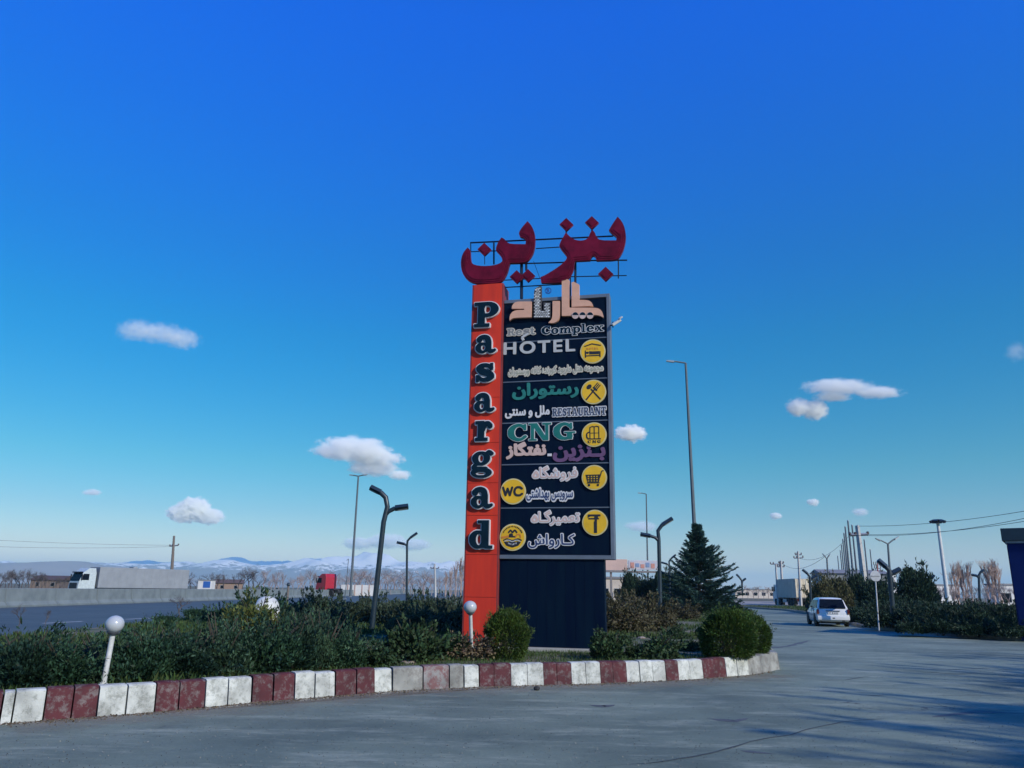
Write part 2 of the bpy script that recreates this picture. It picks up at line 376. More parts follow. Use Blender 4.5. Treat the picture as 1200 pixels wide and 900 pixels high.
def slab_text(txt, res=60, y0=-.34, y1=1.12):
    w = sum(1.3 for _ in txt); g = Grid(0, y0, w, y1, res); o = 0
    for ch in txt: o += glyph(g, ch, o)
    return g

ISO = {'ا':(0xFE8D,0),'آ':(0xFE81,0),'ب':(0xFE8F,1),'پ':(0xFB56,1),'ت':(0xFE95,1),'ج':(0xFE9D,1),'د':(0xFEA9,0),'ر':(0xFEAD,0),'ز':(0xFEAF,0),'س':(0xFEB1,1),'ش':(0xFEB5,1),'ع':(0xFEC9,1),'ف':(0xFED1,1),'ک':(0xFB8E,1),'گ':(0xFB92,1),'ل':(0xFEDD,1),'م':(0xFEE1,1),'ن':(0xFEE5,1),'ه':(0xFEE9,1),'و':(0xFEED,0),'ی':(0xFBFC,1),'ـ':(0x640,1)}
def shape(w):                                # joined Persian letter forms, in visual order
    out = []; n = len(w)
    for i, ch in enumerate(w):
        if ch not in ISO: out.append(ch); continue
        b, d = ISO[ch]
        if ch == 'ـ': out.append(ch); continue
        pj = i > 0 and w[i-1] in ISO and ISO[w[i-1]][1]; nj = d and i < n-1 and w[i+1] in ISO
        out.append(chr(b+((3 if pj and nj else 2 if nj else 1 if pj else 0) if d else (1 if pj else 0))))
    return ''.join(reversed(out))
def font_grid(txt, res=64, bold=0.0, space=1.0):
    heh = txt.startswith(chr(0xFEE9)); txt = txt.lstrip(chr(0xFEE9))      # the free-standing last letter is drawn here        # built-in font -> grid; one unit = font size
    cu = bpy.data.curves.new('t', 'FONT'); cu.body = txt; cu.size = 1; cu.resolution_u = 5; cu.space_character = space
    o = bpy.data.objects.new('t', cu); COL.objects.link(o); bpy.context.view_layer.update()
    me = bpy.data.meshes.new_from_object(o.evaluated_get(bpy.context.evaluated_depsgraph_get()))
    V = np.array([v.co[:2] for v in me.vertices]); me.calc_loop_triangles(); T = [tuple(t.vertices) for t in me.loop_triangles]
    bpy.data.objects.remove(o); bpy.data.curves.remove(cu); bpy.data.meshes.remove(me)
    g = Grid(V[:, 0].min()-(.56 if heh else 0), V[:, 1].min(), V[:, 0].max(), V[:, 1].max(), res)
    for t in T:
        A = (V[list(t)]-[g.x0, g.y0])*res+g.pad; x0, y0 = np.floor(A.min(0)).astype(int); x1, y1 = np.ceil(A.max(0)).astype(int)+1
        X, Y = np.meshgrid(np.arange(x0, x1), np.arange(y0, y1)); ok = np.ones(X.shape, bool); sg = None
        ar = (A[1, 0]-A[0, 0])*(A[2, 1]-A[0, 1])-(A[1, 1]-A[0, 1])*(A[2, 0]-A[0, 0])
        if abs(ar) < 1e-9: continue
        s = 1 if ar > 0 else -1
        for i in range(3):
            a, b = A[i], A[(i+1) % 3]; ok &= s*((b[0]-a[0])*(Y-a[1])-(b[1]-a[1])*(X-a[0])) >= -.05
        g.m[y0:y1, x0:x1] |= ok
    if heh:
        cx = V[:, 0].min()-.29; g.poly([(cx-.25,.16),(cx-.10,.42),(cx+.0,.52),(cx+.12,.44),(cx+.25,.20),(cx+.22,.05),(cx,-.02),(cx-.22,.04)]); g.ell(cx-.06, .15, .19, .17); g.ell(cx+.05, .16, .19, .17); g.ell(cx-.01, .18, .09, .095, False)
    if bold: g._s = sdf(g.m)-bold*res
    return g

# ================================================================== SETTING
rng = np.random.default_rng(7); rnd = random.Random(5)
from mathutils import noise as mn

def asphalt(name, c1, c2, dust):
    m = bpy.data.materials.new(name); m.use_nodes = True; t = m.node_tree; n = t.nodes; L = t.links; b = n['Principled BSDF']
    ge = n.new('ShaderNodeNewGeometry')
    def noise(sc, det=6, rough=.6, stretch=None):
        q = n.new('ShaderNodeTexNoise'); q.inputs['Scale'].default_value = sc; q.inputs['Detail'].default_value = det; q.inputs['Roughness'].default_value = rough
        if stretch:
            mp = n.new('ShaderNodeMapping'); mp.inputs['Rotation'].default_value = (0, 0, stretch[0]); mp.inputs['Scale'].default_value = (stretch[1], 1, 1)
            L.new(ge.outputs['Position'], mp.inputs[0]); L.new(mp.outputs[0], q.inputs['Vector'])
        else: L.new(ge.outputs['Position'], q.inputs['Vector'])
        return q.outputs[0]
    def ramp(src, a, b_, ca=(0,0,0,1), cb=(1,1,1,1)):
        r = n.new('ShaderNodeValToRGB'); r.color_ramp.elements[0].position = a; r.color_ramp.elements[1].position = b_
        r.color_ramp.elements[0].color = ca; r.color_ramp.elements[1].color = cb; L.new(src, r.inputs[0]); return r.outputs[0]
    def mix(fac, a, b_, mode='MIX'):
        q = n.new('ShaderNodeMix'); q.data_type = 'RGBA'; q.blend_type = mode
        if isinstance(fac, (int, float)): q.inputs[0].default_value = fac
        else: L.new(fac, q.inputs[0])
        for i, v in ((6, a), (7, b_)):
            if isinstance(v, tuple): q.inputs[i].default_value = (*v, 1)
            else: L.new(v, q.inputs[i])
        return q.outputs[2]
    base = mix(ramp(noise(.23, 8), .38, .62), c1, c2)
    base = mix(ramp(noise(1.7, 9, .78, (R(12), .30)), .50, .70), base, dust)             # dusty streaks along the traffic
    dk = ramp(noise(1.1, 9, .75, (R(-14), .22)), .57, .72)
    base = mix(dk, base, tuple(c*.62 for c in c1))                                    # oil and tyre darkening
    gr = ramp(noise(26, 8, .95), .3, .7, (.55,.55,.55,1), (1.0,1.0,1.0,1)); base = mix(1.0, base, (1.42,1.42,1.42), 'MULTIPLY'); base = mix(1.0, base, gr, 'MULTIPLY')
    # cracks
    vo = n.new('ShaderNodeTexVoronoi'); vo.feature = 'DISTANCE_TO_EDGE'; vo.inputs['Scale'].default_value = .42
    di = n.new('ShaderNodeTexNoise'); di.inputs['Scale'].default_value = 1.3; di.inputs['Detail'].default_value = 5; L.new(ge.outputs['Position'], di.inputs['Vector'])
    va = n.new('ShaderNodeVectorMath'); va.operation = 'SCALE'; va.inputs['Scale'].default_value = 1.6; L.new(di.outputs['Color'], va.inputs[0])
    vb = n.new('ShaderNodeVectorMath'); vb.operation = 'ADD'; L.new(va.outputs[0], vb.inputs[0]); L.new(ge.outputs['Position'], vb.inputs[1]); L.new(vb.outputs[0], vo.inputs['Vector'])
    cr = ramp(vo.outputs['Distance'], .004, .012, (1,1,1,1), (0,0,0,1)); msk = ramp(noise(.25, 2), .60, .68)
    cm = n.new('ShaderNodeMath'); cm.operation = 'MULTIPLY'; L.new(cr, cm.inputs[0]); L.new(msk, cm.inputs[1])
    base = mix(cm.outputs[0], base, (.05,.055,.05)); L.new(base, b.inputs['Base Color'])
    rr = n.new('ShaderNodeMapRange'); rr.inputs[3].default_value = .55; rr.inputs[4].default_value = .9; L.new(noise(1.1), rr.inputs[0]); L.new(rr.outputs[0], b.inputs['Roughness'])
    bu = n.new('ShaderNodeBump'); bu.inputs['Strength'].default_value = .9; bu.inputs['Distance'].default_value = .012
    L.new(noise(45, 6, .9), bu.inputs['Height'])
    b2 = n.new('ShaderNodeBump'); b2.inputs['Strength'].default_value = .35; b2.inputs['Distance'].default_value = .05; L.new(noise(1.7, 3), b2.inputs['Height'])
    L.new(b2.outputs[0], bu.inputs['Normal']); L.new(bu.outputs[0], b.inputs['Normal'])
    return m

def sheet(name, pts, z, m, kind='structure'):
    me = bpy.data.meshes.new(name); me.from_pydata([(x, y, z) for x, y in pts], [], [tuple(range(len(pts)))])
    bm = bmesh.new(); bm.from_mesh(me); bmesh.ops.triangulate(bm, faces=bm.faces)
    for f in bm.faces:
        if f.normal.z < 0: f.normal_flip()
    bm.to_mesh(me); bm.free()
    return tag(link(name, me, None, m), kind=kind)

M_earth = mat('dry_earth', (.17,.125,.085), .95, scale=.35, col2=(.05,.07,.035), bump=.6, bscale=5)
M_road = asphalt('worn_asphalt', (.095,.122,.092), (.190,.228,.168), (.30,.325,.245))
M_high = asphalt('motorway_asphalt', (.045,.065,.070), (.062,.082,.085), (.085,.10,.10))
gx = [-14500,-6000,-2500,-900,-300,-120,-60,0,60,120,300,900,2500,6000,14500]
gy = [-4500,-900,-200,-60,0,60,120,200,400,900,2500,6000,14000]
V = [(x, y, -.03) for y in gy for x in gx]; nx = len(gx)
mb = MB(); mb.add(V, [(j*nx+i, j*nx+i+1, (j+1)*nx+i+1, (j+1)*nx+i) for j in range(len(gy)-1) for i in range(nx-1)])
tag(mb.build('ground', M_earth), kind='structure')

LEFT = [(6.05,18.1),(6.5,20),(8.0,26),(11.0,36),(14.8,48),(19.2,62),(22.6,76),(22.4,90),(15,108),(0,128)]     # island side of the exit road
RIGHT = [(60,21),(33,24.5),(24,27.6),(20.3,30.4),(18.4,34),(18.5,42),(21.6,52),(25.4,66),(28.6,82),(28.4,96),(22,112),(6,134)]
sheet('road', [(-15,-40),(60,-40)]+RIGHT+LEFT[::-1]+[(5.2,16.9),(0,14),(-6,9.6),(-15,4)], 0.0, M_road)
sheet('motorway', [(-74,-60),(-14,-60),(-14,150),(-8,260),(20,600),(-60,600),(-74,260)], -.012, M_high)
# a pale service road beyond the grass strip, where the lorry stands
sheet('service_road', [(31,118),(70,96),(130,120),(160,190),(120,230),(40,175)], -.010, mat('pale_concrete', (.34,.30,.26), .9, scale=.5))

# painted motorway lane line
mb = MB()
for k in range(16):
    y = 24.0+k*4.6*(1+k*.02); x = -21.3+.2*(y-24)
    mb.add([(x-.10, y, -.006), (x+.10, y, -.006), (x+.10+.42, y+2.3, -.006), (x-.10+.42, y+2.3, -.006)], [(0,1,2,3)])
tag(mb.build('lane_line', mat('road_paint', (.72,.72,.70), .7, scale=5, col2=(.35,.35,.35))), kind='structure')

# ---- kerb of the island: block joints measured along it
KX = [0, 100, 200, 300, 400, 460, 560, 700, 800, 880, 905]
KY = [848, 841, 833, 823, 815, 810, 805, 801, 797, 791, 786]
def kbase(px): return G(px, float(np.interp(px, KX, KY)), 0)
blocks = []                                 # (px0, px1, paint)
for row in ["-190 -152 r|-150 -114 w|-112 -78 w|-76 -40 r|-38 -1 r", "0 12 w|14 49 w|51 82 r|84 112 r|114 146 w|148 180 w|182 208 r|210 239 r|241 266 w|268 294 w|296 319 r|321 344 r|346 368 w|370 392 w|394 417 r|419 439 r|440 459 w|461 495 g|497 526 d|528 543 g|545 561 w|563 579 r|580 599 r|600 618 w|619 637 w|638 653 r|654 670 r|671 687 w|688 704 w|705 719 r|720 735 r|736 750 w|752 766 w|767 781 w|782 796 r|797 810 w|811 825 w|826 839 r|840 852 r|853 865 w|866 878 w|879 893 g|894 905 g"]:
    for b in row.split('|'): a, c, p = b.split(); blocks.append((float(a), float(c), p))
M_w = worn('flaking_white_paint', (.56,.57,.52), (.34,.35,.31), .40, 15.0); M_r = worn('flaking_maroon_paint', (.080,.012,.017), (.15,.115,.11), .28, 13.0)
M_g = worn('bare_kerb_concrete', (.30,.30,.27), (.20,.19,.17), .6); M_d = worn('faded_maroon_paint', (.17,.08,.08), (.24,.23,.22), .7)
kerb = tag(bpy.data.objects.new('kerb', None), kind='structure'); COL.objects.link(kerb)
def kerb_stone(a, b, m, par, h=.36, wid=.17, bat=.05, name='kerb_stone'):
    d = (b-a).normalized(); nrm = Vector((-d.y, d.x, 0)); a = a+d*.006; b = b-d*.006
    h += rnd.uniform(-.012, .012); t = rnd.uniform(-.008, .008); c = .018
    prof = [(0+t, -.05), (bat*.8+t, h-c), (bat+c+t, h), (wid+bat, h), (wid+bat, -.05)]
    vs = []
    nL = 3
    for i in range(nL+1):
        p = a.lerp(b, i/nL); e = .006 if i in (0, nL) else 0.0
        vs += [p+nrm*(o+e*(.8 if k < 3 else 0)+rnd.uniform(-.003, .003))+Vector((0, 0, z-(e if k in (1, 2) else 0))) for k, (o, z) in enumerate(prof)]
    fs = []
    for i in range(nL):
        for k in range(5): j = (k+1) % 5; fs.append((i*5+k, i*5+j, (i+1)*5+j, (i+1)*5+k))
    fs += [(4,3,2,1,0), tuple(nL*5+k for k in range(5))]
    return MB().add(vs, fs).build(name, m, par)
for a, c, p in blocks:
    if a < 0:
        A = kbase(0); B = kbase(60); d = (A-B).normalized(); k = .0118
        kerb_stone(A+d*(-a*k), A+d*(-c*k), {'w': M_w, 'r': M_r}[p], kerb)
    else: kerb_stone(kbase(a-.6), kbase(c+.6), {'w': M_w, 'r': M_r, 'g': M_g, 'd': M_d}[p], kerb)
pts = [kbase(905.6)]+[Vector((x, y, 0)) for x, y in [(5.98,17.75)]+LEFT[:5]]
def along(pts, step):
    out = [pts[0]]; rem = step
    for a, b in zip(pts[:-1], pts[1:]):
        L_ = (b-a).length; s = rem
        while s <= L_: out.append(a.lerp(b, s/L_)); s += step
        rem = s-L_
    return out
q = along(pts, .5)
for a, b in zip(q[:-1], q[1:]): kerb_stone(a, b, M_g, kerb)

# ---- island soil
def ipoly():
    p = [kbase(x) for x in range(0, 906, 30)]+[Vector((x, y, 0)) for x, y in LEFT]
    out = []
    for i, a in enumerate(p):
        d = (p[min(i+1, len(p)-1)]-p[max(i-1, 0)]).normalized(); out.append((a.x-d.y*.14, a.y+d.x*.14))
    d = (kbase(0)-kbase(60)).normalized(); A = kbase(0)+d*6
    return [(A.x, A.y+.16)]+out+[(-10,120),(-13.2,60),(-12.6,3)]
IP = ipoly()
def inside(x, y, P_=IP):
    c = False; n = len(P_)
    for i in range(n):
        (xa, ya), (xb, yb) = P_[i], P_[(i+1) % n]
        if (ya > y) != (yb > y) and x < (xb-xa)*(y-ya)/(yb-ya)+xa: c = not c
    return c
M_soil = mat('island_soil', (.21,.165,.115), .95, scale=1.1, col2=(.055,.075,.032), bump=.8, bscale=14, sparse=(.42,.68))
sheet('island_soil', IP, .29, M_soil)
# brick edging rubble and slab beside the sign
# ---- right verge, with its low kerb
vp = RIGHT[:10]
sheet('right_verge', [(x+.05, y+.05) for x, y in vp]+[(34,110),(90,90),(90,21)], .13, mat('verge_soil', (.10,.09,.06), .95, scale=.6, col2=(.045,.06,.03), bump=.6, bscale=10))
kr = tag(bpy.data.objects.new('verge_kerb', None), kind='structure'); COL.objects.link(kr)
q = along([Vector((x, y, 0)) for x, y in vp][::-1], 1.0)
for a, b in zip(q[:-1], q[1:]): kerb_stone(b, a, M_g, kr, h=.16, wid=.12, bat=.01) if False else kerb_stone(a, b, M_g, kr, h=.16, wid=-.12, bat=-.01)

# sealed cracks and tyre streaks on the asphalt
def strip(name, pts, w, m, z=.004):
    vs = []; pts = [G(*p) for p in pts]; fine = []
    for a, b in zip(pts[:-1], pts[1:]):
        for k in range(8): fine.append(a.lerp(b, k/8))
    fine.append(pts[-1]); n = len(fine)
    for i, p in enumerate(fine):
        d = (fine[min(i+1, n-1)]-fine[max(i-1, 0)]).normalized(); s = Vector((-d.y, d.x, 0)); j = mn.noise(p*1.7)*.06
        ww = w*(.35+.65*abs(mn.noise(p*2.3+Vector((9,0,0))))*1.6)*min(1, 4*i/n+.1, 4*(n-1-i)/n+.1)
        for q in (-.5, .5): v = p+s*(ww*q+j); vs.append((v.x, v.y, z))
    return tag(MB().add(vs, [(2*i, 2*i+1, 2*i+3, 2*i+2) for i in range(n-1)]).build(name, m), kind='structure')
M_tar = mat('old_tar', (.055,.062,.058), .7)
M_str = mat('dark_stain', (.070,.076,.080), .75, scale=3, col2=(.10,.11,.11))
for p, w in (([(700,900),(813,888),(880,869),(925,861),(985,846),(1040,842)], .05), ([(1068,781),(1110,785),(1160,783),(1198,786)], .045), ([(1072,787),(1120,790),(1150,789)], .07),
             ([(958,797),(990,797),(1022,792)], .05), ([(1015,815),(1040,816)], .05)):
    strip('tar_crack', p, w, M_tar)
for p, w in (([(690,826),(708,828),(722,826)], .22), ([(830,842),(860,845),(880,842)], .25), ([(868,880),(905,884)], .18), ([(900,760),(925,757),(950,750)], .3), ([(1090,840),(1150,834),(1200,836)], .3)):
    strip('dark_stain', p, w, M_str, .0025)
# small dark stone lying on the road
o = MB().sphere((0,0,.03), .055, 8, 6, .7).build('stone', mat('dark_stone', (.03,.03,.03), .9)); o.location = G(629, 809)
tag(o, 'small dark stone lying on the asphalt in front of the kerb below the sign', 'stone')

# ---- mountains
def ridge(name, x0, x1, nxs, y0, y1, nys, hfun, m):
    vs = []; 
    for j in range(nys):
        for i in range(nxs):
            x = x0+(x1-x0)*i/(nxs-1); y = y0+(y1-y0)*j/(nys-1); t = j/(nys-1)
            env = math.sin(min(1, t*1.25)*math.pi/2)*(1 if t < .8 else (1-t)/.2)
            vs.append((x, y, max(-5, hfun(x, y)*env)))
    fs = [(j*nxs+i, j*nxs+i+1, (j+1)*nxs+i+1, (j+1)*nxs+i) for j in range(nys-1) for i in range(nxs-1)]
    o = MB().add(vs, fs).build(name, m); o.data.polygons.foreach_set('use_smooth', [True]*len(o.data.polygons)); return tag(o, kind='structure')
def mnt_mat(name, rock, snow_lo):
    m = bpy.data.materials.new(name); m.use_nodes = True; n = m.node_tree.nodes; L = m.node_tree.links; b = n['Principled BSDF']; b.inputs['Roughness'].default_value = .95
    ge = n.new('ShaderNodeNewGeometry'); sp = n.new('ShaderNodeSeparateXYZ'); L.new(ge.outputs['Position'], sp.inputs[0])
    no = n.new('ShaderNodeTexNoise'); no.inputs['Scale'].default_value = .011; no.inputs['Detail'].default_value = 9; no.inputs['Roughness'].default_value = .72; L.new(ge.outputs['Position'], no.inputs['Vector'])
    ma = n.new('ShaderNodeMath'); ma.operation = 'MULTIPLY_ADD'; ma.inputs[1].default_value = 420; L.new(no.outputs[0], ma.inputs[0]); L.new(sp.outputs[2], ma.inputs[2])
    mr = n.new('ShaderNodeMapRange'); mr.inputs[1].default_value = snow_lo+225; mr.inputs[2].default_value = snow_lo+245; L.new(ma.outputs[0], mr.inputs[0])
    mx = n.new('ShaderNodeMix'); mx.data_type = 'RGBA'; mx.inputs[6].default_value = (*rock, 1); mx.inputs[7].default_value = (.80,.76,.73,1)
    L.new(mr.outputs[0], mx.inputs[0]); L.new(mx.outputs[2], b.inputs['Base Color']); return m
def hm(x, y):
    s = x/6000*6000
    env = float(np.interp(x, [-9500,-6500,-3900,-3500,-3000,-2700,-2300,-2000,-1650,-1300,-900,-500,0,600,1400,2600,9000], [140,180,200,240,190,262,285,240,300,320,285,265,190,110,60,45,30]))
    r = mn.ridged_multi_fractal(Vector((x/900, y/900, 3.1)), 1.0, 2.1, 6, 1.0, 2.0)
    return env*(.50+.36*r)
ridge('mountains', -9500, 9000, 520, 6200, 8200, 34, hm, mnt_mat('snowy_rock', (.20,.17,.17), 150))
def hl(x, y):
    env = float(np.interp(x, [-9000,-4200,-2900,-2600,-2200,-1000,0,3000,9000], [190,175,150,120,40,26,22,20,20]))
    return env*(.55+.3*mn.ridged_multi_fractal(Vector((x/1100, y/1100, 8.1)), 1.0, 2.1, 5, 1.0, 2.0))
ridge('hills', -9000, 9000, 300, 5000, 5900, 18, hl, mat('reddish_hill', (.30,.22,.19), .95, scale=.004, col2=(.22,.16,.14)))

# ================================================================== THE SIGN TOWER
SO = Vector((-.272, 18.6, .29)); SA = math.atan2(-.6, 2.675)
SE = Vector((math.cos(SA), math.sin(SA), 0)); SN = Vector((-SE.y, SE.x, 0))         # SN points away from the viewer
def Sp(px, py, w=0.0):                       # point of the sign plane (w metres in front of it) -> local x, z
    d = Vector(_ray(px, py)); o = Vector((0, 0, H)); t = ((SO-SN*w)-o).dot(SN)/d.dot(SN); p = o+d*t-SO
    return (p.dot(SE), p.z)
M_navy = mat('navy_panel', (.0010,.0048,.019), .5, scale=5, spec=.06, col2=(.0022,.010,.023), stretch=(1,1,.12)); M_red = mat('red_cladding', (.62,.046,.022), .50, scale=5, spec=.12, col2=(.48,.036,.024), stretch=(1,1,.12))
M_frame = mat('grey_blue_aluminium', (.16,.19,.23), .5, metal=.35, scale=2); M_navy2 = mat('navy_letter', (.004,.018,.032), .4, spec=.12)
M_edge = mat('letter_white', (.62,.60,.60), .5, var=.06); M_maroon = mat('maroon_letter', (.17,.006,.028), .45, var=.25, scale=3, spec=.15)
M_steel = mat('dark_blue_steel', (.008,.016,.04), .5, spec=.2); M_peach = mat('peach_letter', (.66,.36,.24), .5, var=.06)
M_dim = mat('letter_grey_white', (.48,.48,.47), .55, var=.1); M_teal = mat('teal_letter', (.02,.20,.17), .5, var=.2); M_tint = mat('teal_fill', (.012,.16,.13), .4)
M_pink = mat('pink_letter', (.60,.42,.36), .5, var=.08); M_purp = mat('purple_letter', (.15,.07,.16), .5, var=.15); M_cream = mat('cream_letter', (.62,.56,.46), .55, var=.14)
M_yel = mat('yellow_disc', (.78,.45,.012), .5, var=.1, scale=2.5); M_rim = mat('pale_disc_rim', (.62,.54,.26), .5); M_blk = mat('icon_black', (.015,.015,.02), .5)
M_org = mat('icon_orange', (.62,.22,.03), .5); M_blue = mat('logo_blue', (.02,.08,.35), .5)
T = empty('sign_tower', SO, 'tall roadside sign with red lettered pillar, navy service panels and maroon rooftop letters', 'sign', rz=SA)
def PL(c, loc0=None): return c
# pillar, in sheets
zs = [Sp(550, y)[1] for y in (740,)]; ztop = Sp(570, 333, .12)[1]
x0 = Sp(553, 380, .12)[0]; x1 = Sp(588.6, 380, .12)[0]
mb = MB().box(x0, x1-.0, -.115, .50, -.1, ztop-.015); mb.box(x0-.012, x0+.018, -.128, .515, -.1, ztop); mb.box(x1-.02, x1+.008, -.128, .515, -.1, ztop)
pil = mb.build('pillar', mat('pillar_core', (.22,.03,.03), .6), T); pil['label'] = 'red clad pillar'
jy = [333, 412, 466, 519, 566, 604, 650, 700, 760]; zj = [Sp(570, y, .12)[1] for y in jy]; zj[-1] = -.05
for a, b in zip(zj[:-1], zj[1:]):
    MB().bbox(x0+.02, x1-.022, -.133, -.113, b+.004, a-.004, .004).build('cladding_sheet', M_red, pil)
# slab and base box
MB().bbox(-.75, 2.55, -.22, .75, -.1, .075, .02).build('footing', mat('footing_concrete', (.36,.35,.31), .9, scale=4, bump=.3), T)
zb = Sp(650, 655)[1]
xb = Sp(708.5, 700)[0]
base = MB().box(x1+.012, xb, .03, .40, .06, zb+.02).build('base_cabinet', M_navy, T); base['label'] = 'navy metal base'
mb = MB(); n = 11
for i in range(n):
    a = x1+.02+(xb-x1-.03)*i/n; b = x1+.02+(xb-x1-.03)*(i+1)/n
    MB().bbox(a+.0015, b-.0015, .020, .031, .08, zb, .004).build('base_sheet', M_navy, base)
# frame
zt = Sp(650, 350.5)[1]; zfb = Sp(650, 653)[1]; xr = Sp(717.5, 500)[0]
core = MB().box(x1+.012, xr-.004, .012, .36, zfb-.03, zt+.03).build('board_case', mat('board_case', (.07,.09,.12), .5), T)
xi = xr-.085
for bx in ((xi, xr, -.035, .37, zfb-.045, zt+.045), (x1+.014, xi-.002, -.035, .37, zt-.045, zt+.045), (x1+.014, xi-.002, -.035, .37, zfb-.045, zfb+.045)):
    MB().bbox(*bx, .008).build('frame_member', M_frame, core)
div = [zt-.047]+[Sp(650, y)[1] for y in (398.6, 445.6, 494.3, 543.6, 595)]+[zfb+.047]
for k, (a, b) in enumerate(zip(div[:-1], div[1:])):
    MB().bbox(x1+.018, xi-.004, -.004, .014, b+.014, a-.014, .004).build('info_panel', M_navy, T)
    if k: MB().bbox(x1+.016, xi-.003, -.014, .011, a-.012, a+.012, .003).build('divider_rail', M_frame, core)

# Pasargad letters
def place(polys, box, w):                   # drawing -> sign plane box given in photograph measurements (perspective kept upright)
    xs = [p[0] for L in polys for p in L]; ys = [p[1] for L in polys for p in L]
    a, c = min(xs), max(xs); b, d = min(ys), max(ys); px0, py0, px1, py1 = box
    u0, v1 = Sp(px0, (py0+py1)/2, w)[0], Sp((px0+px1)/2, py0, w)[1]; u1, v0 = Sp(px1, (py0+py1)/2, w)[0], Sp((px0+px1)/2, py1, w)[1]
    f = lambda x, y: (u0+(x-a)/(c-a)*(u1-u0), v0+(y-b)/(d-b)*(v1-v0))
    return f, (c-a)/(u1-u0)
def letters(g, box, layers, par, name, lab=None, tol=.2):
    """layers: (grow metres, depth0, depth1, material) from the widest at the back; depths are metres in front of the sign plane"""
    s0 = None; top = None
    gm = max(l[0] for l in layers); base_l = g.loops(0); f0, k0 = place(base_l, box, layers[0][2])
    wide = g.loops(gm*k0, tol); f, k = place(wide, box, layers[0][2])
    for i, (gr, d0, d1, m) in enumerate(layers):
        me = mesh_outline([[f(*p) for p in L] for L in g.loops(gr*k0, tol)], d0, d1, name)
        o = link(name if i == 0 else name+'_outline' if False else ('letter_face' if name == 'letter' else 'lettering_face'), me, par if i == 0 else top, m)
        if i == 0: top = o
    if lab: top['label'] = lab
    return top
for ch, b in zip('Pasargad', ((555,353,585.5,384), (556.5,391,582.7,415), (557,424.7,580.5,448.5), (555,459,581,484), (556,492,578.5,518), (551,526.5,579.5,561), (551,569,579,597), (549,608.5,578.5,644))):
    g = Grid(0, -.4, 1.15, 1.15, 90, 14); glyph(g, ch, 0)
    letters(g, b, ((.030, .135, .20, M_edge), (0, .201, .222, M_navy2)), T, 'letter')
def slab(txt, box, layers, lab=None, res=56):
    return letters(slab_text(txt, res), box, layers, T, 'lettering', lab)
def fa(txt, box, layers, lab=None, bold=.02, res=105):
    return letters(font_grid(shape(txt), res, bold), box, layers, T, 'lettering', lab, .12)
D0, D1, D2 = .006, .030, .036
slab('Complex', (634,379.5,708,393.5), ((.018, D0, D1, M_edge), (0, D1+.001, D2, M_navy2)), 'white edged word Complex')
slab('Rest', (593.5,383.5,628,393.5), ((.022, D0, D1, M_cream), (0, D1+.001, D1+.004, mat('grey_fill', (.22,.22,.21), .6))), 'grubby cream word Rest')
letters(font_grid('HOTEL', 70, .035, 1.22), (590,399.2,674,413.6), ((0, D0, D1, M_dim),), T, 'lettering', 'white capitals HOTEL')
fa('مجموعه هتل داربود کورنده کافه ورستوران', (595,427.5,707.5,440), ((.020, D0, D1, M_cream), (0, D1+.001, D2, mat('khaki_fill', (.34,.34,.24), .6))), 'small cream Persian line', bold=.0)
fa('رستوران', (600,447.5,678,467.5), ((.0, D0, D1, M_teal),), 'teal Persian word', bold=.045)
fa('ملل و سنتی', (591.7,475.5,644,490), ((.0, D0, D1, M_edge),), 'white Persian words', bold=.045)
slab('RESTAURANT', (646.7,476.5,711,488.3), ((.016, D0, D1, M_edge), (0, D1+.001, D2, mat('slate_letter', (.05,.06,.10), .5))), 'white edged capitals RESTAURANT')
slab('CNG', (594.5,495,675,517), ((.020, D0, D1, M_edge), (0, D1+.001, D2, M_tint)), 'teal capitals CNG with white edge')
fa('بـنزین', (647.5,521,709.5,541), ((.0, D0, D1, M_purp),), 'purple Persian word', bold=.05)
g = Grid(0, 0, 1, 1, 30); g.box(.02, .1, .98, .9); letters(g, (641.5,531.5,646.5,534.5), ((0, D0, D1, M_edge),), T, 'lettering', 'white dash')
fa('نفتگاز', (593,517.5,640,538), ((.012, D0, D1, M_pink),), 'pale pink Persian word', bold=.035)
fa('فروشگاه', (623,545,677.5,564.5), ((.024, D0, D1, M_edge), (0, D1+.001, D2, M_pink)), 'pink Persian word with white edge', bold=.010)
fa('سرویس بهداشتی', (616,570.5,672.5,588.5), ((.022, D0, D1, M_edge), (0, D1+.001, D2, mat('navy_fill', (.012,.03,.11), .5))), 'navy Persian words with white edge', bold=.025)
fa('تعمیرگـاه', (621.7,597,680,616.5), ((.024, D0, D1, M_edge), (0, D1+.001, D2, M_pink)), 'cream Persian word with white edge', bold=.010)
fa('کـارواش', (618,624.5,674.5,643.5), ((.022, D0, D1, M_edge), (0, D1+.001, D2, MATS['navy_fill'])), 'navy Persian word with white edge', bold=.015)

